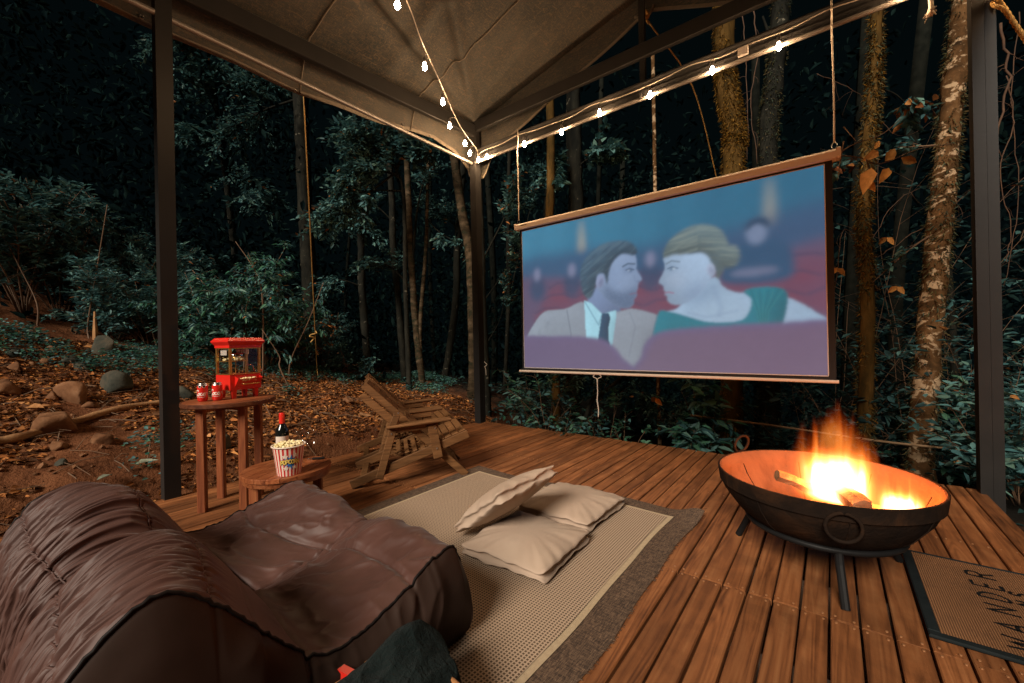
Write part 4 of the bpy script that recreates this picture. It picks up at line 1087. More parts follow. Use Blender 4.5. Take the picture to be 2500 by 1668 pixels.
# local frame: +x faces the viewer side (front), y runs along the front
def pbuild(m, name, mat, smooth=False, parent=None, **kw):
    o = bpy.data.objects.new(name, m.mesh(name, mat, smooth=smooth)); COL.objects.link(o); o.parent = parent or pm_; return tag(o, **kw) if kw else o
Wd, Dp = .208, .165
for sx_ in (1, -1):
    for sy_ in (1, -1):
        m = MB(); m.add([(sx_ * (Dp / 2 - .018) + a_ * k, sy_ * (Wd / 2 - .03) + b_ * k, z_) for z_, k in ((0, .011), (.06, .015)) for a_, b_ in ((-1, -1), (1, -1), (1, 1), (-1, 1))], [(3, 2, 1, 0), (4, 5, 6, 7)] + [(i, (i + 1) % 4, (i + 1) % 4 + 4, i + 4) for i in range(4)]); pbuild(m, 'leg', M['red'])
m = MB(); m.box((0, 0, .11), (Dp, Wd, .105), bev=.004); pbuild(m, 'base', M['red'])
for sx_ in (1, -1):
    for sy_ in (1, -1):
        m = MB(); m.box((sx_ * (Dp / 2 - .007), sy_ * (Wd / 2 - .007), .2535), (.014, .014, .183), bev=.002); pbuild(m, 'corner_post', M['gold'])
for z_ in (.1665, .341):
    m = MB(); m.box((Dp / 2 - .002, 0, z_), (.006, Wd - .03, .005)); pbuild(m, 'trim_strip', M['gold'])
    for sy_ in (1, -1): m = MB(); m.box((0, sy_ * (Wd / 2 - .002), z_), (Dp - .03, .006, .005)); pbuild(m, 'trim_strip', M['gold'])
m = MB(); m.box((Dp / 2 - .006, 0, .2535), (.0015, Wd - .028, .17)); pbuild(m, 'glass_pane', M['pane'])
m = MB(); m.box((-Dp / 2 + .006, 0, .2535), (.0015, Wd - .028, .17)); pbuild(m, 'glass_pane', M['pane'])
for sy_ in (1, -1): m = MB(); m.box((0, sy_ * (Wd / 2 - .006), .2535), (Dp - .028, .0015, .17)); pbuild(m, 'glass_pane', M['pane'])
m = MB(); rows = [(.0, .343), (.004, .345), (.004, .362), (.020, .385), (.020, .391), (.004, .413), (-.03, .414)]
vs = [(a_ * (Dp / 2 + k), b_ * (Wd / 2 + k), z_) for k, z_ in rows for a_, b_ in ((-1, -1), (1, -1), (1, 1), (-1, 1))]
m.add(vs, [(3, 2, 1, 0), tuple(len(vs) - 4 + i for i in range(4))] + [(4 * k + i, 4 * k + (i + 1) % 4, 4 * k + 4 + (i + 1) % 4, 4 * k + 4 + i) for k in range(len(rows) - 1) for i in range(4)]); pbuild(m, 'roof', M['red'])
def roof_fn(y_, s_):
    z_ = .391 + .022 * s_; return (Dp / 2 + .020 - .016 * s_ + .0008, y_, z_ + .0004)
m = MB(); ribbons(m, [[(-.078 + .0105 * k, .5 + .32 * math.sin(k * .85)) for k in range(7)], [(.015 + .0105 * k, .5 - .32 * math.sin(k * .85)) for k in range(7)], [(-.008, .3), (.0, .75), (.008, .3)]], roof_fn, .0018, 3)
side_fn = lambda x_, s_: (x_, -(Wd / 2 + .020 - .016 * s_ + .0008), .391 + .022 * s_ + .0004)
ribbons(m, [[(-.06 + .012 * k, .5 + .3 * math.sin(k * .9)) for k in range(11)]], side_fn, .0018, 3); pbuild(m, 'scroll_print', M['cream'])
m = MB(); m.lathe([(.0, .0), (.036, .002), (.045, .02), (.046, .045), (.042, .046), (.0, .045)], (-.01, -.005, .262), 20); m.tube([(-.01, -.005, .307), (-.01, -.005, .343)], .004, 6); m.tube([(-.01, -.06, .30), (-.01, .05, .30)], .003, 5); pbuild(m, 'kettle', M['chrome'], True)
rp = random.Random(2)
def pops(n, cx, cy_, cz, rx, ry, rz_, r0=.0085):
    m = MB()
    for _ in range(n):
        a_ = rp.uniform(0, 2 * PI); q_ = math.sqrt(rp.random()); m.blob((cx + rx * q_ * math.cos(a_), cy_ + ry * q_ * math.sin(a_), cz + rz_ * (1 - q_ * q_) * rp.uniform(.4, 1)), r0 * rp.uniform(.7, 1.2), 1, .5, rp)
    return m
pbuild(pops(34, .0, -.03, .262, .045, .065, .012), 'popcorn', M['popcorn'], kind='stuff')
m = MB(); m.box((-.005, -.03, .2535), (.10, .14, .004)); pbuild(m, 'kettle_shelf', M['gold'])
m = MB(); m.tube([(.0, -.02, .166), (.0, -.02, .253)], .003, 6); pbuild(m, 'shelf_rod', M['gold'])
m = MB(); dx = Dp / 2
vs = [(dx + .001, -.07, .078), (dx + .001, .085, .078), (dx + .045, .09, .135), (dx + .045, -.075, .135), (dx + .001, -.07, .086), (dx + .001, .085, .086), (dx + .039, .085, .135), (dx + .039, -.07, .135)]
m.add(vs, [(0, 1, 2, 3), (5, 4, 7, 6), (3, 2, 6, 7)])
for y_ in (-.075, .09):
    m.add([(dx, y_, .078), (dx + .045, y_, .136), (dx, y_, .152), (dx, y_ - .004 * np.sign(y_), .078), (dx + .045, y_ - .004 * np.sign(y_), .136), (dx, y_ - .004 * np.sign(y_), .152)], [(0, 1, 2), (5, 4, 3), (0, 3, 4, 1), (1, 4, 5, 2)])
pbuild(m, 'scoop_drawer', M['red'])
pbuild(pops(40, dx + .02, .008, .123, .018, .068, .018), 'popcorn', M['popcorn'], kind='stuff')
m = MB(); m.tube([(dx + .03, -.045, .103), (dx + .052, -.045, .098), (dx + .052, .062, .098), (dx + .03, .062, .103)], .0032, 6); pbuild(m, 'drawer_handle', M['gold'], True)
m = MB(); m.tube([(.02, Wd / 2 - .002, .178), (.02, Wd / 2 + .022, .178)], .003, 6); pbuild(m, 'crank_rod', M['chrome'])
m = MB(); m.blob((.02, Wd / 2 + .03, .178), .0145, 2, 0); pbuild(m, 'crank_knob', M['red'], True)
m = MB(); m.tube([(.03, .04, .225), (.03, .072, .224), (.03, .08, .215), (.03, .094, .168)], .0032, 6); pbuild(m, 'stirring_arm', M['chrome'], True)
m = MB()
for k in range(7): m.box((-.06, .03 + .012 * k, .315), (.004, .006, .035))
for k in range(6): m.box((-.04 + .012 * k, -Wd / 2 + .014, .315), (.006, .003, .04))
pbuild(m, 'vent_slots', M['white'], kind='stuff')

# ------------------------------------------------------------------ things on the low table
bx_, by_ = -2.365, 1.032
bk = thing('popcorn_bucket', (bx_, by_, LZ), 'red and white striped bucket full of popcorn on the low table', 'popcorn bucket')
m = MB(); n_ = 44; R0, R1, HB = .058, .079, .158
M['red_p'] = simple('red_print', (.46, .018, .018), rough=.5); M['white_p'] = simple('paper_white', (.66, .55, .45), rough=.6)
for j in range(n_):
    m.mi = j % 2
    t0, t1 = 2 * PI * j / n_, 2 * PI * (j + 1) / n_
    m.add([(bx_ + R0 * math.cos(t0), by_ + R0 * math.sin(t0), LZ + .001), (bx_ + R0 * math.cos(t1), by_ + R0 * math.sin(t1), LZ + .001), (bx_ + R1 * math.cos(t1), by_ + R1 * math.sin(t1), LZ + HB), (bx_ + R1 * math.cos(t0), by_ + R1 * math.sin(t0), LZ + HB)], [(0, 1, 2, 3)])
m.build('striped_wall', [M['red_p'], M['white_p']], bk)
m = MB(); th = np.linspace(0, 2 * PI, 41); m.tube([(bx_ + (R1 + .003) * math.cos(a_), by_ + (R1 + .003) * math.sin(a_), LZ + HB) for a_ in th], .0042, 6, cap=False); m.build('rolled_rim', M['white_p'], bk, smooth=True)
m = MB(); m.lathe([(R1 - .004, -.012), (.0, .008)], (bx_, by_, LZ + HB - .004), 24)
for _ in range(120):
    a_ = rp.uniform(0, 2 * PI); q_ = math.sqrt(rp.random()) * .071; m.blob((bx_ + q_ * math.cos(a_), by_ + q_ * math.sin(a_), LZ + HB - .006 + .014 * (1 - (q_ / .075) ** 2) + rp.uniform(-.003, .006)), rp.uniform(.007, .011), 1, .5, rp)
m.build('popcorn', M['popcorn'], bk, kind='stuff')
ba = math.atan2(-by_, -bx_) + .10
def bfn(off):
    def f(u_, v_):
        R = R0 + (R1 - R0) * v_ / HB + off; a_ = ba + u_ / .078; v_ = v_ * .888; R = R0 + (R1 - R0) * v_ / HB + off; return (bx_ + R * math.cos(a_), by_ + R * math.sin(a_), LZ + v_)
    return f
m = MB(); pts = []
for k in range(22):
    a_ = 2 * PI * k / 22; rr_ = (.042 if k % 2 else .026) * (1.15 if k % 4 == 1 else .9); pts.append((rr_ * math.cos(a_) * .95, .088 + rr_ * math.sin(a_)))
f1 = bfn(.0012); m.add([f1(0, .088)] + [f1(*p) for p in pts], [(0, i + 1, (i + 1) % 22 + 1) for i in range(22)]); m.build('blue_burst', simple('blue_print', (.01, .12, .34), rough=.5), bk)
for cx, cz in ((-.028, .124), (.026, .128), (-.026, .052), (.024, .054)):
    m = MB(); f3 = bfn(.0018); ps = [(cx + .013 * (1 + .25 * math.sin(5 * a_)) * math.cos(a_), cz + .011 * (1 + .25 * math.sin(5 * a_)) * math.sin(a_)) for a_ in np.linspace(0, 2 * PI, 20, endpoint=False)]
    m.add([f3(cx, cz)] + [f3(*p) for p in ps], [(0, i + 1, (i + 1) % 20 + 1) for i in range(20)]); m.build('printed_kernel', M['white_p'], bk)
tx = lay('POPCORN', -.053, .076, .024, .14, .80)
bend = lambda f: (lambda u_, v_: f(u_, v_ + 2.6 * u_ * u_ * -1 + .004))
m = MB(); ribbons(m, tx, bend(bfn(.0024)), .0105, 3); m.build('lettering_outline', M['black'], bk)
m = MB(); ribbons(m, tx, bend(bfn(.0032)), .0058, 3); m.build('lettering', simple('yellow_print', (.72, .52, .12), rough=.5), bk)
wx, wy = -2.615, 1.105
wb_ = thing('wine_bottle', (wx, wy, LZ), 'dark wine bottle with red capsule standing behind the popcorn bucket', 'wine bottle')
M['bottle'] = simple('dark_bottle_glass', (.006, .007, .006), rough=.05, spec=.6)
m = MB(); m.lathe([(.0, .003), (.036, .0), (.0375, .006), (.0375, .18), (.034, .203), (.022, .222), (.0155, .236), (.0145, .25)], (wx, wy, LZ + .0005), 28); m.build('glass_body', M['bottle'], wb_, smooth=True)
m = MB(); m.lathe([(.0155, .236), (.0158, .24), (.0155, .296), (.0148, .299), (.0, .3)], (wx, wy, LZ + .0005), 20); m.build('capsule', M['red'], wb_, smooth=True)
m = MB(); a_ = np.linspace(math.atan2(-wy, -wx) - 1.1, math.atan2(-wy, -wx) + 1.1, 14); m.grid(np.stack([np.stack([wx + .0381 * np.cos(a_), wy + .0381 * np.sin(a_), LZ + z_ + 0 * a_], -1) for z_ in (.07, .165)])); m.build('paper_label', M['white_p'], wb_, smooth=True)
def wine_glass(x, y, label):
    r = thing('wine_glass', (x, y, LZ), label, 'wine glass', 'wine glasses on the low table')
    outer = [(.0, .0), (.034, .0006), (.035, .002), (.008, .005), (.0038, .012), (.0034, .085), (.009, .096), (.026, .108), (.038, .13), (.0405, .152), (.037, .185), (.0335, .205)]
    inner = [(.0325, .205), (.036, .185), (.0394, .152), (.037, .131), (.025, .110), (.006, .0995), (.0, .099)]
    m = MB(); m.lathe(outer + inner, (x, y, LZ + .0006), 28); m.build('glass', M['thin_glass'], r, smooth=True); return r
wine_glass(-2.425, 1.185, 'clear empty wine glass in front, right of the popcorn bucket')
wine_glass(-2.525, 1.165, 'clear empty wine glass partly hidden behind the popcorn bucket and the other glass')
ck = thing('corkscrew', (-2.50, 1.265, LZ), 'small black and silver corkscrew lying near the far edge of the low table', 'corkscrew', rz=.9)
m = MB(); m.box((0, 0, .0075), (.07, .016, .013), bev=.004); o = m.build('handle', M['black'], None); o.parent = ck
m = MB(); m.box((-.045, .002, .0075), (.04, .009, .008), bev=.002); o = m.build('lever', M['chrome'], None); o.parent = ck

# ------------------------------------------------------------------ fire bowl
FC = (-.055, 2.365); RZ = .412; RB = .412
fb = thing('fire_bowl', (FC[0], FC[1], 0), 'round rusty iron fire bowl on a tripod ring stand at the deck end', 'fire bowl')
prof = [(.0, .115), (.10, .122), (.19, .145), (.27, .185), (.335, .24), (.382, .305), (.405, .36), (RB, RZ)]
pin = [(RB - .008, RZ), (.395, .355), (.372, .305), (.326, .245), (.262, .193), (.185, .155), (.1, .132), (.0, .125)]
m = MB(); m.lathe(prof, (FC[0], FC[1], 0), 64); m.build('bowl', M['iron'], fb, smooth=True)
M['bowl_firelit'] = bark('firelit_rust', (.085, .040, .022), (.15, .075, .042), (.20, .105, .06), scale=3, stretch=(1, 1, 1))  # rust tone lightened and reddened to carry the firelight inside the bowl
m = MB(); m.lathe([(RB - .001, RZ + .0005)] + pin, (FC[0], FC[1], 0), 64); m.build('bowl_inside', M['bowl_firelit'], fb, smooth=True)
m = MB(); m.lathe([(.404, .352), (.4105, .354), (RB + .006, RZ + .001), (RB + .004, RZ + .004), (RB - .002, RZ + .003), (RB - .002, RZ - .002)], (FC[0], FC[1], 0), 64); m.build('rim_band', M['iron'], fb, smooth=False)
for k in range(8):
    a_ = 2 * PI * k / 8 + .25; m = MB(); pts = [(FC[0] + (r_ + .002) * math.cos(a_), FC[1] + (r_ + .002) * math.sin(a_), z_) for r_, z_ in prof[2:-1]]; m.tube(pts, .0026, 5); m.build('panel_seam', M['iron'], fb)
for k in range(8):
    a_ = 2 * PI * k / 8 + .25; m = MB(); pts = [(FC[0] + (r_ - .0015) * math.cos(a_), FC[1] + (r_ - .0015) * math.sin(a_), z_) for r_, z_ in pin[1:6]]; m.tube(pts, .0022, 4); m.build('panel_seam', M['iron'], fb)
def bring(a_, up):
    m = MB(); th = np.linspace(0, 2 * PI, 25); c_, s_ = math.cos(a_), math.sin(a_); tx_, ty_ = -s_, c_
    if up: cx, cz, R_, tl = RB + .012, RZ + .042, .047, -.25
    else: cx, cz, R_, tl = RB + .006, RZ - .078, .056, .12
    pts = [(FC[0] + (cx + tl * R_ * math.sin(t_)) * c_ + R_ * math.cos(t_) * tx_, FC[1] + (cx + tl * R_ * math.sin(t_)) * s_ + R_ * math.cos(t_) * ty_, cz + R_ * math.sin(t_)) for t_ in th]
    m.tube(pts, .007, 8, cap=False); m.build('ring_handle', M['iron'], fb, smooth=True)
    m = MB(); m.tube([(FC[0] + (RB - .002) * c_ - .02 * tx_, FC[1] + (RB - .002) * s_ - .02 * ty_, RZ - .022), (FC[0] + (RB + .016) * c_, FC[1] + (RB + .016) * s_, RZ - .018), (FC[0] + (RB - .002) * c_ + .02 * tx_, FC[1] + (RB - .002) * s_ + .02 * ty_, RZ - .022)], .007, 6); m.build('ring_bracket', M['iron'], fb)
bring(math.radians(-79), False); bring(math.radians(146), True)
m = MB(); th = np.linspace(0, 2 * PI, 49); m.tube([(FC[0] + .29 * math.cos(t_), FC[1] + .29 * math.sin(t_), .19) for t_ in th], .0125, 8, cap=False); m.build('stand_ring', M['black'], fb, smooth=True)
for a_ in (-77, 165, 38):
    a_ = math.radians(a_); c_, s_ = math.cos(a_), math.sin(a_); m = MB(); m.tube([(FC[0] + .285 * c_, FC[1] + .285 * s_, .19), (FC[0] + .30 * c_, FC[1] + .30 * s_, .14), (FC[0] + .365 * c_, FC[1] + .365 * s_, .001)], .0155, 10); m.build('leg', M['black'], fb, smooth=False)
M['log'] = bark('firewood', (.05, .028, .014), (.22, .12, .06), (.4, .26, .14), scale=7, stretch=(.5, 2, 2))
def log_(label, p0, p1, r_, seed):
    rr_ = random.Random(seed); n = 7; p0, p1 = np.array(p0), np.array(p1); m = MB(); rings = []
    d_ = p1 - p0; d_ /= np.linalg.norm(d_); a1 = np.cross(d_, [0, 0, 1]); a1 /= np.linalg.norm(a1); a2 = np.cross(d_, a1); ra = [r_ * rr_.uniform(.7, 1.15) for _ in range(n)]
    for k in range(6):
        f = k / 5; c_ = p0 + (p1 - p0) * f + rr_.uniform(-.003, .003); rings.append([c_ + ra[j] * rr_.uniform(.92, 1.06) * (math.cos(2 * PI * j / n) * a1 + math.sin(2 * PI * j / n) * a2) for j in range(n)])
    m.grid(np.array(rings), closed_u=True); b_ = m.n - n; m.f += [tuple(range(n - 1, -1, -1)), tuple(b_ + j for j in range(n))]; m.m += [0, 0]
    tag(m.build('firewood_log', M['log'], origin=p0), label, 'firewood', 'split logs burning in the fire bowl')
log_('split log on the rim side of the fire, lying in front of the flames', (.09, 2.20, .335), (-.03, 2.44, .375), .046, 1)
log_('thin split log poking out at the left of the flames', (-.215, 2.30, .395), (.05, 2.45, .27), .026, 2)
log_('split log under the small right flame', (.20, 2.29, .30), (.03, 2.44, .27), .045, 3)
log_('charred log lying low under the main flames', (-.10, 2.22, .27), (.03, 2.52, .26), .05, 4)
m = MB(); rr_ = random.Random(8)
for _ in range(60):
    a_ = rr_.uniform(0, 2 * PI); q_ = .2 * math.sqrt(rr_.random()); m.blob((FC[0] + .06 + q_ * math.cos(a_), FC[1] + q_ * math.sin(a_), .165 + .4 * q_ * q_ + rr_.uniform(.0, .03)), rr_.uniform(.012, .03), 1, .4, rr_)
tag(m.build('embers', emis('ember_glow', (1, .12, .01), 2.0, (.02, .015, .012)), origin=(FC[0], FC[1], .16)), 'glowing embers under the logs in the fire bowl', 'embers', kind='stuff')
# flames: a glowing volume with real depth
def flame_mat(name, R, Hh, seed, strength):
    t = NT(name); N = t.N
    N.remove(t.b)
    tc = t.n('ShaderNodeTexCoord'); v = tc.outputs['Object']
    sp = t.n('ShaderNodeSeparateXYZ'); t.l(v, sp.inputs[0])
    def nz(scale, sc, det, off):
        mp = t.n('ShaderNodeMapping'); mp.inputs['Scale'].default_value = sc; mp.inputs['Location'].default_value = (off, off * 1.7, off * .3); t.l(v, mp.inputs['Vector'])
        nd = t.n('ShaderNodeTexNoise', i_Scale=scale, i_Detail=det, i_Roughness=.55, i_Distortion=.4); t.l(mp.outputs[0], nd.inputs['Vector']); return nd
    wn_ = nz(3.2, (1, 1, .9), 2, seed)
    sc_ = t.n('ShaderNodeVectorMath', operation='MULTIPLY_ADD'); t.l(wn_.outputs['Color'], sc_.inputs[0]); h = t.math('DIVIDE', sp.outputs[2], Hh)
    wob = t.math('MULTIPLY', h, .22 * R / .17)
    cmb = t.n('ShaderNodeCombineXYZ'); t.l(wob, cmb.inputs[0]); t.l(wob, cmb.inputs[1]); t.l(cmb.outputs[0], sc_.inputs[1]); t.l(v, sc_.inputs[2])
    sp2 = t.n('ShaderNodeSeparateXYZ'); t.l(sc_.outputs[0], sp2.inputs[0])
    hx_ = t.math('SUBTRACT', sp2.outputs[0], t.math('MULTIPLY', wob, .5)); hy_ = t.math('SUBTRACT', sp2.outputs[1], t.math('MULTIPLY', wob, .5))
    r2 = t.math('SQRT', t.math('ADD', t.math('MULTIPLY', hx_, hx_), t.math('MULTIPLY', hy_, hy_)))
    rn = t.math('DIVIDE', r2, R)
    tong = nz(15.0 * .17 / R, (1, 1, .10), 2, seed + 4).outputs['Fac']       # vertical tongues
    tg = t.math('MULTIPLY', t.math('SUBTRACT', tong, .42), 5.0, clamp=True)
    tg2 = nz(30.0 * .17 / R, (1, 1, .16), 2, seed + 9).outputs['Fac']
    tg = t.math('ADD', tg, t.math('MULTIPLY', t.math('SUBTRACT', tg2, .5), .8))
    top = t.math('SUBTRACT', 1.0, t.math('MULTIPLY', t.math('POWER', rn, 2.0), .55))
    hl = t.math('MULTIPLY', t.math('ADD', .36, t.math('MULTIPLY', tg, .46)), top)  # local flame height
    hl = t.math('MINIMUM', hl, .93)
    d = t.math('DIVIDE', t.math('SUBTRACT', hl, h), .26, clamp=True)
    edge = t.math('MULTIPLY', t.math('SUBTRACT', 1.0, rn), 3.5, clamp=True)
    bot = t.math('MULTIPLY', h, 14.0, clamp=True)
    I_ = t.math('MULTIPLY', t.math('MULTIPLY', d, edge), bot)
    core = t.math('MULTIPLY', t.math('SUBTRACT', 1.0, t.math('POWER', t.math('DIVIDE', rn, .74), 3.0), clamp=True), t.math('MULTIPLY', t.math('SUBTRACT', .46, h), 5.0, clamp=True))
    core = t.math('MULTIPLY', t.math('MULTIPLY', core, core), bot)
    stq = t.math('ADD', t.math('MULTIPLY', t.math('POWER', I_, 1.5), 13.0), t.math('MULTIPLY', core, 95.0))
    col = t.ramp(t.math('ADD', t.math('MULTIPLY', I_, .6), t.math('MULTIPLY', core, .5)), [(.0, (1, .085, .006)), (.3, (1, .15, .012)), (.6, (1, .27, .04)), (1, (1, .66, .40))])
    em = t.n('ShaderNodeEmission'); t.l(col, em.inputs['Color']); t.l(t.math('MULTIPLY', stq, strength), em.inputs['Strength'])
    t.l(em.outputs[0], t.out.inputs['Volume'])
    t.m.cycles.volume_sampling = 'DISTANCE' if hasattr(t.m, 'cycles') else 'DISTANCE'
    try: t.m.cycles.volume_step_rate = .35
    except Exception: pass
    return t.m
def flame(label, c, R, Hh, seed, strength):
    m = MB(); m.lathe([(R * .55, .0), (R * 1.02, .03), (R * 1.05, Hh * .5), (R * .9, Hh), (.0, Hh)], (0, 0, 0), 20, caps=(True, False))
    o = bpy.data.objects.new('flame', m.mesh('flame', flame_mat('flame_' + str(seed), R, Hh, seed, strength))); COL.objects.link(o); o.location = c
    return tag(o, label, 'flame', 'flames in the fire bowl')
flame('tall orange flame with a white hot core in the middle of the fire bowl', (.005, 2.36, .285), .18, .56, 3.3, 1.0 * FLAME_E)
flame('small low flame at the right of the tall flame', (.215, 2.29, .295), .105, .27, 5.7, 1.25 * FLAME_E)
for nm, c, e, r_ in (('fire_light', (.005, 2.37, .43), FIRE_W, .07), ('fire_light', (.2, 2.30, .37), FIRE_W * .25, .045)):
    fl = bpy.data.lights.new(nm, 'POINT'); fl.energy = e; fl.color = (1, .25, .036); fl.shadow_soft_size = r_; o = bpy.data.objects.new(nm, fl); COL.objects.link(o); o.location = c

# ------------------------------------------------------------------ doormat with lettering
MX0, MX1, MY0, MY1 = .250, 1.0, 1.992, 2.722
dm = thing('doormat', (MX0, MY0, 0), 'tan ribbed doormat with black edging and black lettering on the deck', 'doormat')
m = MB(); m.box(((MX0 + MX1) / 2, MY0 + .017, .0075), (MX1 - MX0, .034, .013), bev=.004); m.build('edging', M['rubber'], dm)
m = MB(); m.box(((MX0 + MX1) / 2, MY1 - .006, .0075), (MX1 - MX0, .012, .013), bev=.003); m.build('edging', M['rubber'], dm)
m = MB(); m.box((MX0 + .017, (MY0 + MY1) / 2 + .011, .0075), (.034, MY1 - MY0 - .046, .0126), bev=.004); m.build('edging', M['rubber'], dm)
def mat_weave():
    t = NT('mat_weave'); v = t.coords(); sp = t.n('ShaderNodeSeparateXYZ'); t.l(v, sp.inputs[0])
    s1 = t.math('SINE', t.math('MULTIPLY', sp.outputs[0], 2 * PI / .0072)); s2 = t.math('SINE', t.math('ADD', t.math('MULTIPLY', sp.outputs[1], 2 * PI / .007), t.math('MULTIPLY', t.math('FLOOR', t.math('MULTIPLY', sp.outputs[0], 1 / .0072)), 2.2)))
    n = t.noise(v, 7, 5, .65); nf = t.noise(v, 120, 3)
    c = t.ramp(t.math('MULTIPLY_ADD', s1, .22, .5), [(.28, (.10, .045, .02)), (.6, (.36, .17, .075))]); c = t.mix(t.math('MULTIPLY', nf, .4), c, (.2, .09, .04)); c = t.mix(t.ramp(n, [(.5, (0, 0, 0)), (.75, (.5, .5, .5))]), c, (.07, .035, .02))
    t.base(c); t.set(Roughness=.85, Specular_IOR_Level=.2); t.bump(t.math('MULTIPLY_ADD', s2, .3, s1), .7, .003); return t.m
m = MB(); m.box(((MX0 + MX1) / 2 + .016, (MY0 + MY1) / 2 + .011, .0055), (MX1 - MX0 - .036, MY1 - MY0 - .048, .010)); m.build('woven_top', mat_weave(), dm)
# text runs away from the viewer (+Y), letter tops towards -X
def mat_fn(u_, v_): return (.53 - v_, 2.10 + u_, .0112)
jit = random.Random(4)
def mat_letter(strokes):
    m = MB(); ribbons(m, strokes, lambda u_, v_: (mat_fn(u_, v_)[0] + jit.uniform(-.0012, .0012), mat_fn(u_, v_)[1] + jit.uniform(-.0012, .0012), .0112), .0115, 5); m.build('letter', M['black'], dm)
for ch_, y_ in (('W', -.03), ('A', .085), ('N', .205), ('D', .305), ('E', .40), ('R', .49)): mat_letter(lay(ch_, y_, 0, .085, aspect=.85))
for ch_, y_ in (('N', .31), ('S', .385)): mat_letter(lay(ch_, y_, -.065, .05, aspect=.9))

# ------------------------------------------------------------------ basket, blanket, red packet in the near corner
bq = thing('wicker_basket', (-.78, .66, 0), 'orange brown wicker basket under the dark blanket beside the bean bag', 'basket', rz=.0)
BC = V(-.885, .545)
def rect_ring(hx_, hy_, z_, n=24):
    pts = []
    for k in range(n):
        a_ = 2 * PI * k / n; c_, s_ = math.cos(a_), math.sin(a_); q_ = max(abs(c_), abs(s_)) ** .85
        x, y = hx_ * c_ / q_, hy_ * s_ / q_; ca, sa = math.cos(.06), math.sin(.06); pts.append(V(BC[0] + x * ca - y * sa, BC[1] + x * sa + y * ca, z_))
    return pts
for k in range(13):
    z_ = .012 + k * .0125; f = .92 + .10 * k / 12
    m = MB(); n = 40; base = rect_ring(.135 * f, .19 * f, z_, n); c0 = V(BC[0], BC[1], z_)
    pts = [p + (p - c0) / np.linalg.norm(p - c0) * .0035 * (1 if (i + k) % 2 else -1) for i, p in enumerate(base)]; m.tube(pts + [pts[0]], .0075, 6, cap=False); m.build('wicker_strand', M['wicker'], bq, smooth=True)
m = MB(); p_ = rect_ring(.138, .194, .172, 40); m.tube(p_ + [p_[0]], .0105, 8, cap=False); m.build('basket_rim', M['wicker'], bq, smooth=True)
def fleece():
    t = NT('dark_fleece'); v = t.coords(); n = t.noise(v, 60, 5, .7); c = t.ramp(t.noise(v, 5, 4), [(.3, (.005, .009, .009)), (.7, (.013, .020, .0195))]); n = t.math('ADD', n, t.math('MULTIPLY', t.noise(v, 22, 4, .6, .6), 1.5)); t.base(c); t.set(Roughness=1.0, Specular_IOR_Level=.0, Sheen_Weight=.03, Sheen_Roughness=.6); t.bump(n, .9, .012); return t.m
pk = V(-.915, .56, 0); n1, n2 = 100, 140
th, q_ = np.meshgrid(np.linspace(0, 2 * PI, n2), np.linspace(0, 1.12, n1), indexing='xy')
ct, st_ = np.cos(th), np.sin(th)
RX_ = np.where(ct > 0, .172, .085); RY_ = np.where(st_ > 0, .265, .52)
rad = 1 / np.sqrt((ct / RX_) ** 2 + (st_ / RY_) ** 2)
fold = .05 * np.sin(th * 7 + .6) + .03 * np.sin(th * 13 + 1)
qq = np.minimum(q_, 1.0)
bxp = pk[0] + ct * rad * q_ ** .9 * (1 + fold * q_ ** 3); byp = pk[1] + st_ * rad * q_ ** .9 * (1 + fold * q_ ** 3)
zt = .222 + .052 * np.exp(-((bxp + .955) / .09) ** 2 - ((byp - .74) / .13) ** 2) - .035 * qq ** 4 + .075 * (fbm(bxp * 6 + 1.3, byp * 5, .3, 2) - .5) + .012 * (rid(fbm(bxp * 8 + byp * 3, byp * 6, 2.5, 2)) ** 3 - .4) + .006 * (fbm(bxp * 30, byp * 30, .3, 2) - .5) - np.clip(q_ - .97, 0, 1) * 1.0
P = np.stack([bxp, byp, zt], -1)
m = MB(); m.grid(P); tag(m.build('blanket', fleece(), origin=(pk[0], pk[1], 0), smooth=True), 'dark green black fleece blanket heaped over the basket', 'blanket')
rp0 = on(806, 1640, 'Z', .20)
m = MB(); m.add([(0, 0, -.2), (.05, .03, -.2), (.05, .03, -.01), (-.002, .0, .016), (-.012, .02, -.2), (.038, .05, -.2), (.038, .05, -.01), (-.012, .02, .014)], [(0, 1, 2, 3), (7, 6, 5, 4), (3, 2, 6, 7), (0, 3, 7, 4), (1, 5, 6, 2), (0, 4, 5, 1)])
o = m.build('snack_packet', M['red']); o.location = rp0; tag(o, 'red packet with a pointed corner between the bean bag and the blanket', 'packet')
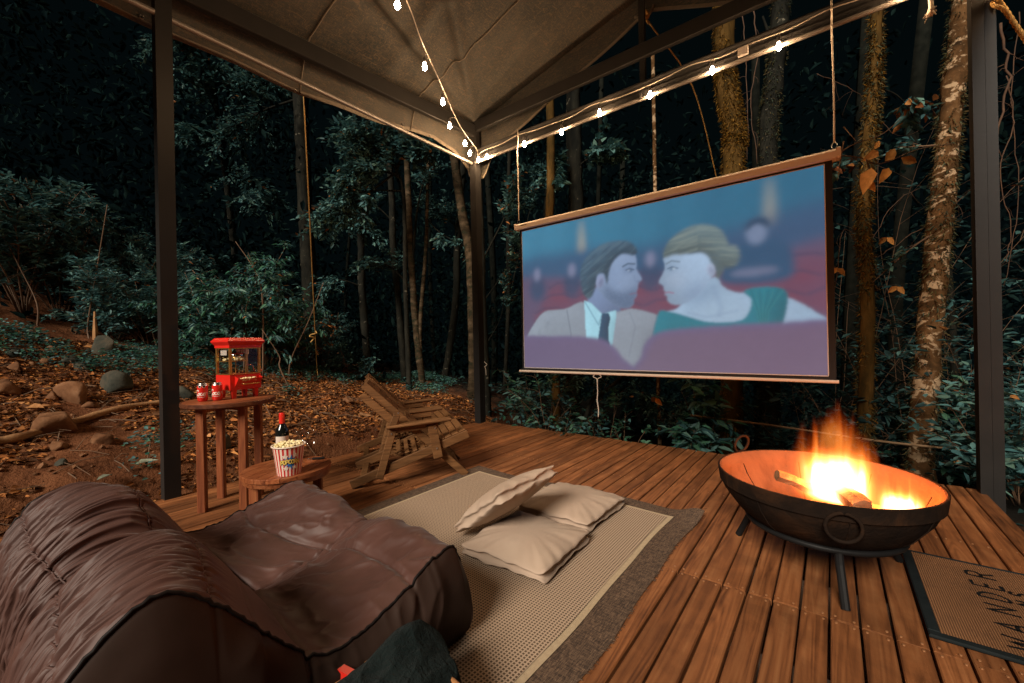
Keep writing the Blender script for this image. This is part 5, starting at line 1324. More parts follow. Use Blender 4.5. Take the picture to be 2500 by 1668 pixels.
# ------------------------------------------------------------------ leaves and plants
RS = np.random.RandomState(21)
def unit(a): return a / (np.linalg.norm(a, axis=-1, keepdims=True) + 1e-9)
TEAL = [(.042, .112, .118), (.064, .158, .156), (.032, .086, .092), (.084, .180, .172), (.10, .19, .155)]
GREEN = [(.034, .120, .082), (.050, .155, .100), (.028, .098, .072), (.068, .17, .105)]
BROWN = [(.25, .092, .028), (.36, .14, .042), (.17, .06, .021), (.42, .19, .06), (.085, .036, .017), (.29, .108, .034)]
def leaf_object(name, pos, dirs, nrm, length, width, pal, mat, parent=None, origin=(0, 0, 0), fold=.18, curl=.12, dead=0.0, kind='stuff', tintvar=.35, label=None, cat=None):
    """many real folded leaves in one mesh"""
    N = len(pos); pos = np.asarray(pos, float); d = unit(np.asarray(dirs, float)); n = np.asarray(nrm, float)
    s = unit(np.cross(d, n)); n = np.cross(s, d)
    L = np.broadcast_to(length, N)[:, None]; W = np.broadcast_to(width, N)[:, None]
    f = fold * W
    b = pos; tip = pos + d * L - n * L * curl
    l1 = pos + d * L * .32 + s * W * .5 + n * f; l2 = pos + d * L * .68 + s * W * .36 + n * f * .7 - n * L * curl * .4
    r1 = pos + d * L * .32 - s * W * .5 + n * f; r2 = pos + d * L * .68 - s * W * .36 + n * f * .7 - n * L * curl * .4
    v = np.stack([b, l1, l2, tip, r2, r1], 1).reshape(-1, 3) - np.array(origin, float)
    base = np.arange(N)[:, None] * 6
    q = np.concatenate([base + [0, 1, 2, 3], base + [0, 3, 4, 5]], 1).reshape(-1, 4)
    me = bpy.data.meshes.new(name)
    me.vertices.add(len(v)); me.vertices.foreach_set('co', v.ravel().astype(np.float32))
    me.loops.add(q.size); me.loops.foreach_set('vertex_index', q.ravel().astype(np.int32))
    me.polygons.add(len(q)); me.polygons.foreach_set('loop_start', np.arange(0, q.size, 4, dtype=np.int32))
    try: me.polygons.foreach_set('loop_total', np.full(len(q), 4, dtype=np.int32))
    except Exception: pass
    me.update(calc_edges=True); me.validate()
    pal = np.array(pal); c = pal[RS.randint(0, len(pal), N)] * (1 + tintvar * (RS.rand(N, 1) - .5) * 2)
    if dead > 0:
        k = RS.rand(N) < dead; c[k] = np.array(BROWN)[RS.randint(0, len(BROWN), k.sum())]
    col = np.concatenate([np.repeat(c, 6, 0), np.ones((N * 6, 1))], 1)
    a = me.color_attributes.new('tint', 'FLOAT_COLOR', 'POINT'); a.data.foreach_set('color', col.ravel().astype(np.float32))
    me.materials.append(mat)
    o = bpy.data.objects.new(name, me); COL.objects.link(o)
    if parent is not None: o.parent = parent
    else: o.location = [float(q_) for q_ in origin]
    return tag(o, label, cat, None, kind)
def stem_pts(base, d, L, bend, n=7, seed=None, wig=.04):
    d = unit(np.array(d, float)); p = np.array(base, float); out = [p.copy()]
    for k in range(n):
        d = unit(d + np.array(bend) / n + RS.normal(0, wig, 3)); p = p + d * L / n; out.append(p.copy())
    return np.array(out)
def along(P, f):
    i = f * (len(P) - 1); k = np.minimum(i.astype(int), len(P) - 2); t = (i - k)[:, None]
    return P[k] * (1 - t) + P[k + 1] * t, unit(P[k + 1] - P[k])
def shrub(label, base, H, spread, nst=9, ntw=9, nl=13, L=.075, W=.032, pal=TEAL, droop=.35, r=.009, dead=.01, cat='shrub', name='shrub', group=None, lean=(0, 0), low=.25, stemmat='stem', twig_len=.42, up=.3):
    base = np.array(base, float)
    root = thing(name, base, label, cat, group); nl = int(nl * 2.1); ntw = int(ntw * 1.5); L *= 1.1; W *= 1.05
    m = MB(); LP = []; LD = []; LN = []
    for i in range(nst):
        a = 2 * PI * (i + RS.rand()) / nst; rr = RS.rand() ** .6
        d = np.array([math.cos(a) * spread * rr + lean[0], math.sin(a) * spread * rr + lean[1], 1.0])
        b0 = base + np.array([math.cos(a), math.sin(a), 0]) * .12 * spread * RS.rand()
        P = stem_pts(b0, d, H * RS.uniform(.75, 1.1) * (1.15 - .35 * rr), (d[0] * .5, d[1] * .5, -.25), 8, wig=.07)
        m.tube(P, np.linspace(r, r * .3, len(P)), 5)
        for j in range(ntw):
            f = np.array([RS.uniform(low, 1.0)]); p, td = along(P, f); a2 = RS.uniform(0, 2 * PI)
            sd = unit(td[0] * .5 + np.array([math.cos(a2), math.sin(a2), RS.uniform(-.1, .7)]))
            Lt = H * twig_len * RS.uniform(.5, 1.0) * (1.15 - .6 * f[0])
            Q = stem_pts(p[0], sd, Lt, (0, 0, -droop), 5, wig=.1)
            m.tube(Q, np.linspace(r * .4, r * .12, len(Q)), 3, cap=False)
            fl = np.sort(RS.uniform(.12, 1.0, nl)); q, qd = along(Q, fl)
            side = unit(np.cross(qd, [0, 0, 1.0])) * np.where(np.arange(nl) % 2, 1, -1)[:, None]
            LP.append(q + RS.normal(0, .025, q.shape)); LD.append(unit(qd * .6 + side * .8 + RS.normal(0, .3, (nl, 3)) + [0, 0, up - droop])); LN.append(unit(np.array([0, 0, 1.0]) + RS.normal(0, .4, (nl, 3))))
    m.build('stems', M[stemmat], root, smooth=True)
    LP, LD, LN = np.concatenate(LP), np.concatenate(LD), np.concatenate(LN); N = len(LP); s = RS.uniform(.6, 1.25, N)
    leaf_object('foliage', LP, LD, LN, L * s, W * s, pal, M['leaf'], root, base, dead=dead)
    return root
def spray(LP, LD, LN, c, rad, n, flat=.5, out=None):
    """a clump of leaves around c"""
    p = RS.normal(0, 1, (n, 3)); p = unit(p) * (RS.rand(n, 1) ** .5) * rad; p[:, 2] *= flat
    d = unit(p + RS.normal(0, .6 * rad, (n, 3)) + (0 if out is None else np.array(out)))
    LP.append(np.array(c) + p); LD.append(d); LN.append(unit(np.array([0, 0, 1.]) + RS.normal(0, .45, (n, 3))))
def tree(label, pts, r0, r1, limbs=(), crown=None, mat='bark', L=.09, W=.04, pal=TEAL, moss=0, moss_pal=None, dead=.01, nside=9, name='tree', cat='tree', group=None, crown_n=900):
    """limbs: list of (fraction, end point, radius, clump radius, n leaves)"""
    path = np.array(smooth_path(pts, 10)); base = path[0]
    root = thing(name, base, label, cat, group)
    rr = np.linspace(r0, r1, len(path)) * (1 + .09 * (fbm(np.arange(len(path)) * .35, base[0], base[1], 2) - .5) * 2)
    rr[0] *= 1.35; rr[1] *= 1.18
    m = MB(); m.tube(path, rr, nside)
    vs = np.array(m.v); 
    vs = vs + (np.stack([fbm(vs[:, 0] * 11, vs[:, 1] * 11, vs[:, 2] * 5 + k * 9, 2) - .5 for k in range(3)], -1)) * r0 * .35; m.v = [tuple(p) for p in vs]
    m.build('trunk', M[mat], root, smooth=True)
    LP, LD, LN = [], [], []
    for (f, e, lr, cr, n) in limbs:
        p, _ = along(path, np.array([f])); p = p[0]; e = np.array(e, float)
        mid = (p + e) / 2 + RS.normal(0, .08 * np.linalg.norm(e - p), 3) + [0, 0, .08 * np.linalg.norm(e - p)]
        Q = np.array(smooth_path([p, mid, e], 6)); m = MB(); m.tube(Q, np.linspace(lr, lr * .3, len(Q)), 5)
        n = int(n * 2.2); nt = max(3, n // 34)
        for j in range(nt):
            q, td = along(Q, np.array([RS.uniform(.35, 1)])); sd = unit(td[0] + RS.normal(0, .6, 3) * [1, 1, .5]); T_ = stem_pts(q[0], sd, cr * RS.uniform(.6, 1.2), (0, 0, -.25), 4, wig=.12)
            m.tube(T_, np.linspace(lr * .35, lr * .12, len(T_)), 3, cap=False)
            k = n // nt; fl = RS.uniform(.15, 1, k); qq, qd = along(T_, fl); side = unit(np.cross(qd, [0, 0, 1.])) * np.where(RS.rand(k) > .5, 1, -1)[:, None]
            LP.append(qq + RS.normal(0, .03, (k, 3))); LD.append(unit(qd * .6 + side * .7 + RS.normal(0, .3, (k, 3)))); LN.append(unit(np.array([0, 0, 1.]) + RS.normal(0, .4, (k, 3))))
        m.build('limb', M['bark'] if mat != 'bark_pale' else M['stem'], root, smooth=True)
    if crown:
        for (c, rad, n) in crown: 
            for k in range(7): spray(LP, LD, LN, np.array(c) + RS.normal(0, rad * .5, 3), rad * .55, n // 7, .6)
    if LP:
        LP, LD, LN = np.concatenate(LP), np.concatenate(LD), np.concatenate(LN); s = RS.uniform(.6, 1.25, len(LP))
        leaf_object('crown', LP, LD, LN, L * 1.05 * s, W * 1.05 * s, pal, M['leaf'], root, base, dead=dead)
    if moss:
        f = RS.rand(moss); p, td = along(path, f); a = RS.uniform(0, 2 * PI, moss)
        x = unit(np.cross(td, [.3, .9, .1])); y = np.cross(td, x); o = x * np.cos(a)[:, None] + y * np.sin(a)[:, None]
        rad = np.interp(f, np.linspace(0, 1, len(rr)), rr)[:, None]
        keep = fbm(p[:, 2] * 2.2, a * .9, base[0], 3) > .43
        p, o, td, rad = p[keep], o[keep], td[keep], rad[keep]; k = len(p); s = RS.uniform(.5, 1.3, k)
        leaf_object('moss', p + o * rad * .95, unit(o + RS.normal(0, .5, (k, 3)) + [0, 0, -.25]), td + RS.normal(0, .4, (k, 3)), .055 * s, .009 * s, moss_pal or [(.16, .115, .03), (.10, .085, .025), (.22, .15, .045), (.07, .075, .03)], M['moss'], root, base, curl=.3)
    return root

# left bank shrubs: base pixel + distance -> place on the bank
def bank(px, py, d):
    p = dep(px, py, d); p[2] = gz(p[0], p[1]) - .03; return p
shrub('tall broad-leaved shrub at the left edge of the bank with long bare stems', bank(60, 850, 6.2), 2.35, .55, 10, 10, 13, .105, .046, droop=.25, r=.014, group='shrubs on the bank')
shrub('broad-leaved shrub just right of the leftmost one, slightly shorter', bank(150, 860, 6.6), 2.25, .5, 9, 10, 13, .10, .044, droop=.3, r=.013, group='shrubs on the bank')
shrub('narrow-leaved bush with reddish twigs left of the near post', bank(285, 860, 6.8), 2.0, .75, 12, 11, 14, .085, .024, droop=.15, r=.010, group='shrubs on the bank', up=.5, lean=(.25, .25))
shrub('dense low teal bush directly behind the near post', bank(370, 880, 6.6), 1.45, .9, 12, 11, 14, .08, .03, droop=.4, r=.008, group='shrubs on the bank')
shrub('bush with drooping leaf sprays behind the popcorn machine', bank(560, 880, 6.4), 1.75, .65, 10, 11, 15, .095, .030, pal=TEAL + GREEN, droop=.55, r=.009, group='shrubs on the bank', up=.1)
shrub('arching bush with pointed drooping leaves right of the popcorn machine', bank(655, 890, 6.6), 1.75, .55, 9, 10, 14, .10, .032, pal=GREEN + TEAL, droop=.6, r=.009, group='shrubs on the bank', up=.05)
shrub('thin mixed bush with dry curled leaves left of the yellow guy rope', bank(730, 905, 7.4), 1.35, .7, 8, 8, 12, .085, .03, droop=.55, r=.008, dead=.22, group='shrubs on the bank')
shrub('low dark bush at the foot of the bank behind the chairs', bank(860, 930, 7.6), .8, .8, 5, 6, 9, .075, .03, droop=.45, r=.007, group='shrubs on the bank')
shrub('dark bush filling the back of the bank behind the leftmost shrub', bank(40, 820, 8.4), 2.3, .8, 12, 11, 13, .10, .042, droop=.3, r=.012, group='shrubs at the back of the bank')
shrub('dark bush at the back of the bank between shrub and near post', bank(250, 820, 8.8), 2.0, .9, 12, 11, 13, .10, .042, droop=.3, r=.012, group='shrubs at the back of the bank')
shrub('dark bush at the back of the bank right of the near post', bank(470, 850, 8.6), 1.8, .9, 12, 11, 13, .09, .036, droop=.35, r=.012, group='shrubs at the back of the bank')
shrub('dark bush at the back of the bank behind the yellow guy rope', bank(790, 880, 9.4), 1.5, .9, 10, 10, 13, .09, .036, droop=.35, r=.010, group='shrubs at the back of the bank')
# bare leaning stems
bare = [((215, 790), (262, 500), 6.0), ((235, 800), (300, 660), 6.3), ((90, 740), (0, 560), 5.8), ((185, 830), (255, 640), 6.2), ((385, 870), (330, 690), 6.4), ((590, 780), (470, 660), 6.2), ((600, 780), (625, 690), 6.2), ((640, 720), (575, 590), 6.1), ((705, 940), (640, 805), 6.0), ((710, 880), (790, 690), 6.4)]
for i, (a, b, d) in enumerate(bare):
    p0, p1 = dep(*a, d), dep(*b, d + RS.uniform(-.3, .3)); zb_ = gz(p0[0], p0[1]); base = V(p0[0] + RS.uniform(-.1, .1), p0[1], zb_ - .03)
    m = MB(); pts = smooth_path([base, p0 if p0[2] > zb_ + .1 else (base * .6 + p1 * .4), (p0 + p1) / 2 + RS.normal(0, .03, 3), p1], 5); m.tube(pts, np.linspace(.013, .005, len(pts)), 5)
    names_ = ('leaning upward inside the leftmost shrub', 'forking out of the leftmost shrub', 'at the very left edge of the picture', 'standing between the two leftmost shrubs', 'beside the near post, bent left', 'bent over behind the popcorn machine', 'rising above the popcorn machine', 'arching through the drooping leaf sprays', 'leaning left above the leaf litter right of the popcorn machine', 'leaning right next to the yellow guy rope')
    tag(m.build('bare_stem', M['stem'], origin=base, smooth=True), 'bare brown stem ' + names_[i], 'stem', 'bare stems on the bank')
m = MB(); p0 = dep(232, 760, 5.9); zb_ = gz(p0[0], p0[1]); m.tube([(p0[0], p0[1], zb_ - .05), (p0[0] - .01, p0[1], zb_ + .12), (p0[0] - .03, p0[1], zb_ + .42)], [.035, .03, .012], 7)
tag(m.build('broken_stump', simple('fresh_wood', (.3, .14, .05), (.42, .22, .08), rough=.8), origin=(p0[0], p0[1], zb_)), 'broken orange wood stump sticking up between the shrubs', 'stump')

# ------------------------------------------------------------------ trees: centre and left
def low(p): return V(p[0], p[1], gz(p[0], p[1]) - .15)
def T(px0, py0, px1, py1, d, extra=(), top=2.5):
    """trunk through two pixels at distance d, down to the ground and up beyond the frame"""
    a, b = dep(px0, py0, d), dep(px1, py1, d); up = unit((a - b)[None])[0]
    g = low(b + (b - a) * .0); base = V(b[0], b[1], g[2])
    mids = [dep(x, y, d) for x, y in extra]
    return [base] + [b] + mids[::-1] + [a, a + up * top]
tree('tall dark trunk behind the yellow guy rope at the left of the wood', T(733, 240, 765, 850, 8.6, [(748, 560)]), .17, .13, [(.55, dep(900, 560, 8.4), .03, .55, 300), (.75, dep(560, 330, 8.6), .03, .8, 420)], [(dep(700, 150, 9), 1.0, 500), (dep(560, 230, 9), .9, 420)], pal=TEAL, group='forest trees')
tree('slender pale trunk forking low in the middle of the wood', T(992, 380, 1034, 960, 7.8, [(1000, 560), (1012, 760)]), .07, .05, [(.5, dep(1040, 420, 7.6), .03, .5, 140), (.45, dep(905, 640, 7.5), .028, .5, 220)], mat='bark_dim', group='forest trees', crown=[(dep(980, 330, 7.9), .6, 300)])
tree('thin pale stem leaning right beside the forked trunk', T(1045, 420, 1026, 800, 7.8, [(1040, 600)]), .04, .028, [(.6, dep(1150, 610, 7.4), .014, .5, 110)], mat='bark_dim', group='forest trees', dead=.06)
tree('dark spotted trunk left of the forked pale trunk', T(955, 460, 990, 960, 8.2, [(960, 600), (975, 760)]), .075, .055, [(.7, dep(860, 470, 8), .02, .6, 260)], group='forest trees')
tree('dark spotted trunk between the guy rope and the pale trunks', T(880, 540, 900, 930, 8.6, [(884, 700)]), .085, .06, [(.5, dep(800, 700, 8.2), .022, .6, 160)], group='forest trees')
tree('pale patchy trunk slanting behind the corner post', T(1108, 380, 1150, 660, 7.0, [(1128, 520)]), .085, .07, [], mat='bark_dim', group='forest trees')
tree('lichen spotted trunk just right of the corner post', T(1172, 520, 1190, 990, 6.6, [(1178, 740)]), .07, .055, [(.62, dep(1262, 470, 6.6), .016, .45, 240), (.5, dep(1255, 600, 6.5), .012, .4, 130), (.4, dep(1235, 690, 6.5), .012, .3, 70)], dead=.10, group='forest trees')
tree('thin pale trunk between corner post and screen', T(1240, 560, 1232, 950, 8.0, [(1241, 740)]), .045, .035, [(.5, dep(1320, 420, 7.8), .015, .4, 130)], group='forest trees')
tree('thick dark trunk far back left of the corner post', T(1118, 560, 1085, 930, 9.5, [(1112, 740)]), .09, .075, [(.7, dep(1060, 500, 9), .02, .6, 180)], group='forest trees')
tree('leafy understorey tree spreading left of the corner post', [low(dep(1000, 960, 7.2)), dep(990, 700, 7.2), dep(985, 480, 7.0), dep(960, 400, 6.9)], .05, .02,
     [(.98, dep(880, 345, 6.6), .022, .55, 520), (.9, dep(960, 330, 6.7), .02, .5, 420), (.95, dep(1040, 370, 6.6), .016, .4, 300), (.85, dep(830, 450, 6.6), .022, .6, 420), (.9, dep(800, 520, 6.8), .02, .55, 380), (.8, dep(900, 400, 6.7), .02, .5, 420), (.7, dep(770, 560, 7), .018, .5, 300)], L=.10, W=.042, dead=.012, group='forest trees')
tree('leafy branch tree high behind the near post', [low(dep(600, 870, 10)), dep(560, 500, 9.6), dep(520, 200, 9.2)], .09, .04, [(.9, dep(400, 110, 8.4), .02, .7, 420), (.95, dep(640, 200, 8.8), .02, .8, 520), (.85, dep(480, 170, 8.8), .02, .7, 380), (.7, dep(640, 480, 9), .02, .8, 480), (.75, dep(500, 330, 9), .02, .7, 300)], L=.11, W=.045, group='forest trees')

# ------------------------------------------------------------------ trees: behind the screen and at the right
OM = [(.22, .11, .018), (.15, .085, .02), (.28, .15, .03), (.09, .07, .025)]
GM = [(.07, .085, .05), (.10, .085, .035), (.05, .07, .05), (.15, .11, .05)]
tree('mossy orange brown trunk behind the middle of the screen', T(1768, 60, 1785, 1080, 5.9, [(1772, 200), (1795, 330), (1790, 430)]), .15, .125, [], mat='bark_mossy', moss=11000, moss_pal=OM, nside=12, group='trees behind the screen')
tree('dark mossy twin trunk right of the orange mossy one', T(1905, 30, 1880, 1060, 6.6, [(1890, 200), (1875, 390)]), .15, .12, [(.62, dep(1862, 40, 6.5), .05, .2, 0)], mat='bark', moss=5000, moss_pal=GM, group='trees behind the screen')
tree('slim moss covered trunk between the screen and the birch', T(2140, 30, 2112, 1060, 4.75, [(2132, 250), (2108, 480), (2118, 700)]), .075, .055, [(.55, dep(2060, 400, 4.6), .01, .3, 40), (.7, dep(2250, 330, 4.9), .01, .4, 60)], mat='bark_mossy', moss=9000, moss_pal=GM + OM[:2], dead=.3, L=.13, W=.06, group='trees behind the screen')
tree('pale barked leaning trunk with moss beside the right post', T(2350, 10, 2250, 1080, 4.5, [(2325, 250), (2300, 500), (2278, 720)]), .118, .085, [(.45, dep(2130, 690, 4.6), .012, .3, 20), (.6, dep(2190, 360, 4.7), .01, .3, 30)], mat='bark_pale', moss=5200, moss_pal=GM, nside=14, group='trees behind the screen')
tree('dark trunk behind the lower left part of the screen', T(1400, 300, 1395, 1060, 7.0, [(1405, 520)]), .15, .12, [(.62, dep(1350, 420, 6.6), .02, .45, 200), (.6, dep(1460, 380, 6.8), .02, .5, 240)], L=.12, W=.07, group='trees behind the screen')
tree('orange lit trunk just left of the dark one under the screen', T(1345, 380, 1360, 1050, 6.4, [(1340, 600), (1355, 900)]), .075, .06, [], mat='bark_mossy', group='trees behind the screen')
tree('thin white spotted stem under the middle of the screen', T(1600, 500, 1610, 1060, 6.6, [(1606, 900)]), .032, .028, [(.3, dep(1700, 1000, 6.4), .009, .3, 70)], mat='bark_pale', group='trees behind the screen')
tree('slanting bare branch tree under the left half of the screen', [low(dep(1395, 1060, 5.4)), dep(1440, 990, 5.4), dep(1470, 960, 5.5), dep(1520, 920, 5.7), dep(1560, 880, 5.9), dep(1640, 780, 6.1)], .032, .02, [(.6, dep(1600, 1000, 5.6), .009, .3, 60), (.5, dep(1360, 920, 5.4), .008, .3, 70)], group='trees behind the screen')
tree('thin pole tree standing right of the right post', T(2330, 900, 2345, 1130, 5.6, (), 3.4), .05, .04, [], moss=900, moss_pal=GM, group='trees behind the screen')
# vines hanging between the trunks
for i, (pts, d, r_, lab) in enumerate([([(1811, 35), (1822, 160), (1824, 390)], 5.8, .012, 'hanging vine between the orange mossy trunk and the dark twin trunk'), ([(1840, 25), (1850, 130), (1832, 260), (1850, 400)], 6.0, .014, 'twisted vine beside the dark twin trunk'),
                                   ([(2440, 60), (2462, 190), (2430, 330), (2425, 420)], 4.2, .018, 'thick reddish vine right of the right post'), ([(2455, 185), (2475, 300), (2440, 420), (2470, 560), (2455, 640)], 4.3, .009, 'thin tangled vine right of the right post'), ([(2490, 30), (2470, 240), (2490, 480), (2450, 700)], 4.6, .008, 'thin vine at the right edge of the picture'),
                                   ([(1995, 180), (2100, 230), (2190, 330), (2270, 300), (2330, 240)], 5.2, .007, 'vine looping between the slim mossy trunk and the birch high up'), ([(2040, 700), (2060, 560), (2110, 610), (2180, 500), (2290, 440)], 5.0, .007, 'vine looping between the slim mossy trunk and the birch lower down'), ([(2120, 640), (2200, 590), (2290, 530), (2350, 480)], 4.7, .009, 'straight twig crossing in front of the birch')]):
    P = [dep(x, y, d) for x, y in pts]; P = smooth_path(P, 7); P = [p + RS.normal(0, .008, 3) for p in P]
    r_ *= .65; m = MB(); m.tube(P, np.linspace(r_, r_ * .6, len(P)), 5)
    for k in range(5):
        j = RS.randint(2, len(P) - 2); m.tube(stem_pts(P[j], RS.normal(0, 1, 3), RS.uniform(.15, .4), (0, 0, -.5), 4, wig=.2), np.linspace(r_ * .4, r_ * .2, 5), 3)
    tag(m.build('vine', M['vine'], origin=P[0], smooth=True), lab, 'vine', 'vines among the trees')
# undergrowth behind the deck edge
def und(px, py, d, label, H, sp=.6, nst=6, ntw=6, nl=9, L=.09, W=.04, pal=TEAL, **k):
    p = dep(px, py, d); p[2] = gz(p[0], p[1]) - .03
    top = dep(px, py, d)[2]
    return shrub(label, p, max(H, top - p[2]), sp, nst, max(3, int(ntw * .75)), max(3, int(nl * .55)), L, W, pal=pal, name='undergrowth_plant', cat='plant', group='undergrowth along the deck edge', r=.006, **k)
und(1262, 930, 5.9, 'small pale-stemmed plant rising at the far deck edge near the corner post', .5, .25, 4, 4, 7)
und(1310, 860, 5.6, 'leafy plant under the left end of the screen', .9, .5, 6, 6, 9, pal=GREEN + TEAL)
und(1350, 900, 5.2, 'leafy plant in front of the orange lit trunk', .8, .5, 6, 6, 9, pal=GREEN + TEAL)
und(1430, 870, 5.9, 'thin leafy plant hanging behind the screen bottom bar', 1.0, .6, 6, 6, 9)
und(1480, 960, 5.2, 'small plant at the deck edge left of the pull cord', .6, .5, 5, 5, 8, pal=GREEN + TEAL)
und(1530, 1000, 4.8, 'little upright plant close to the deck edge under the pull cord', .6, .35, 4, 4, 7, pal=GREEN)
und(1660, 930, 5.8, 'thin leafy plant right of the pull cord', .8, .6, 6, 6, 9)
und(1720, 985, 5.0, 'broad-leaved plant with drooping whorled leaves left of the mossy trunk foot', 1.0, .45, 6, 6, 9, L=.16, W=.05, pal=GREEN + TEAL, droop=.6)
und(1690, 1040, 4.7, 'low broad-leaved plant at the deck edge left of the fire bowl', .6, .6, 6, 6, 8, L=.14, W=.05, pal=GREEN + TEAL, droop=.5)
DARK = [(.020, .054, .054), (.032, .078, .074), (.015, .040, .042)]  # leaf tones darkened to imitate weaker light deeper in the wood
und(1950, 880, 5.6, 'dark leafy bush behind the fire under the right end of the screen', 1.1, .9, 7, 6, 9, L=.12, W=.045, pal=DARK)
und(2060, 800, 5.2, 'dark leafy bush between the screen and the slim mossy trunk', 1.5, .8, 6, 7, 9, L=.10, W=.05, pal=DARK + TEAL[:1])
und(2180, 860, 5.6, 'dark leafy bush behind the foot of the birch', 1.3, .8, 6, 6, 9, L=.12, W=.05, pal=DARK + TEAL[:1])
und(2330, 960, 4.8, 'leafy bush at the foot of the right post', 1.2, .7, 9, 8, 11, L=.11, W=.045, pal=TEAL + GREEN)
und(2460, 900, 3.9, 'leafy bush right of the right post at the picture edge', 1.5, .7, 9, 9, 12, L=.10, W=.042)
und(2490, 1060, 3.6, 'low dense bush right of the right post beside the deck', 1.1, .8, 9, 9, 12, L=.09, W=.04)
und(2440, 600, 4.9, 'tall loose bush behind the right post', 2.4, .55, 9, 9, 10, L=.10, W=.045)
und(2220, 420, 6.2, 'tall tangled bush between the slim mossy trunk and the birch', 3.0, .5, 7, 8, 4, L=.12, W=.06, pal=DARK + TEAL[:2])
und(2030, 380, 6.6, 'tall tangled bush right of the screen top', 3.0, .5, 6, 8, 4, L=.12, W=.055, pal=DARK)
und(2070, 1000, 4.9, 'low dark plants behind the fire bowl', .8, .9, 5, 6, 7, L=.09, W=.04, pal=DARK)
# dry oak twig by the top right corner of the screen: each big leaf a part
tw = thing('dry_twig', dep(2085, 370, 3.95), 'twig with big dry orange leaves next to the screen top right corner', 'twig')
b0 = dep(2085, 370, 3.95); m = MB()
for P in ([(2045, 375), (2090, 350), (2150, 330), (2200, 290)], [(2050, 380), (2100, 385), (2150, 400), (2240, 365), (2330, 350)], [(2115, 390), (2125, 420), (2130, 440)], [(2060, 345), (2050, 400), (2045, 440)], [(2060, 310), (2090, 345)]):
    Q = smooth_path([dep(x, y, 3.95 + RS.uniform(-.08, .08)) for x, y in P], 5); m.tube(Q, np.linspace(.007, .003, len(Q)), 5)
m.build('stem', M['stem'], tw, smooth=True)
for (x, y, ex, ey, s) in ((2128, 410, 2105, 470, .2), (2160, 395, 2195, 355, .16), (2145, 370, 2110, 390, .14), (2200, 385, 2245, 400, .16), (2170, 410, 2150, 445, .15), (2135, 365, 2150, 340, .12), (2120, 440, 2135, 470, .13)):
    p = dep(x, y, 3.95); e = dep(ex, ey, 3.93); d = e - p
    o = leaf_object('dry_leaf', [p], [d], [unit((CC - p + RS.normal(0, .6, 3))[None])[0]], np.linalg.norm(d) * .95, np.linalg.norm(d) * .48, [(.5, .27, .09), (.42, .22, .08)], M['dry'], tw, b0, kind=None, curl=.25)
for i, (x, y, d, lab) in enumerate([(2045, 655, 4.6, 'curled dry orange leaf hanging right of the screen edge'), (2190, 700, 4.6, 'dry orange leaf on a twig between the mossy trunk and the birch'), (1600, 972, 4.7, 'small dry orange leaf hanging under the screen'), (2165, 580, 4.7, 'dry orange leaf caught on a vine above the others')]):
    p = dep(x, y, d); o = leaf_object('dry_leaf', [p, p + [0, .01, .01]], [[.5, 0, -.6], [-.5, .2, -.5]], [[0, -1, .3], [.2, -1, .2]], .11, .06, [(.5, .24, .07)], M['dry'], None, p, kind=None, curl=.4); m = MB(); tag(o, lab, 'leaf')
# bamboo rail behind the deck
m = MB(); a, b = dep(1686, 1014, 5.0), dep(2145, 1077, 4.4); c_ = dep(2365, 1100, 4.15); pts = smooth_path([a, (a + b) / 2 + V(0, 0, .01), b, c_], 6); m.tube(pts, .013, 7)
tag(m.build('bamboo_rail', simple('weathered_bamboo', (.2, .12, .06), (.3, .19, .1), scale=20, rough=.7), origin=a, smooth=True), 'thin bamboo rail running behind the fire bowl past the trees', 'rail')

# ------------------------------------------------------------------ dark wood beyond: one mass of leaves
N = 64000
ang = RS.uniform(-1.1, 1.18, N); dist = 8.8 + 7.5 * RS.rand(N) ** .8
hd = np.stack([np.cos(ang)[:, None] * CF[:2] + np.sin(ang)[:, None] * CR[:2]], 0)[0]
x = hd[:, 0] * dist; y = hd[:, 1] * dist; z0 = ground_z(x, y, False)
z = z0 + np.where(np.arange(N) % 4 == 0, RS.rand(N) * 2.6, (RS.rand(N) ** 1.15) * 8.5)
k = (fbm(x * .55, y * .55, z * .55, 3) > .47) | ((z - z0 < 2.6) & (dist > 10.5))
x, y, z = x[k], y[k], z[k]; n = len(x); s = RS.uniform(.6, 1.4, n)
leaf_object('far_forest_foliage', np.stack([x, y, z], -1), RS.normal(0, 1, (n, 3)) + [0, 0, -.4], np.array([0, 0, 1.]) + RS.normal(0, .6, (n, 3)), .17 * s, .075 * s, [(.004, .010, .010), (.007, .016, .015), (.003, .007, .008)], M['leaf_far'], None, (0, 0, 0), label='mass of dark leaves filling the wood in the background', cat='foliage')  # leaf colours near black, imitating light that falls off with depth
for i in range(11):
    a_ = -.42 + 1.4 * (i + RS.rand()) / 11; dd = RS.uniform(9, 15); hx_ = math.cos(a_) * CF + math.sin(a_) * CR; bx0, by0 = hx_[0] * dd, hx_[1] * dd
    if i == 0: far_m = MB()
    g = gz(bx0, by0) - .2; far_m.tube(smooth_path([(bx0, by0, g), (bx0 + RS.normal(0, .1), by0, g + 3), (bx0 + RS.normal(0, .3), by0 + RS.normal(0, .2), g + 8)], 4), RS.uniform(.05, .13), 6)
tag(far_m.build('far_forest_trunks', simple('far_bark', (.006, .007, .006), (.014, .015, .012), rough=.95, spec=.0), smooth=True), 'far dark trunks deep in the wood that cannot be told apart', 'trunks', kind='stuff')  # bark colour darkened too, for the same falloff of light

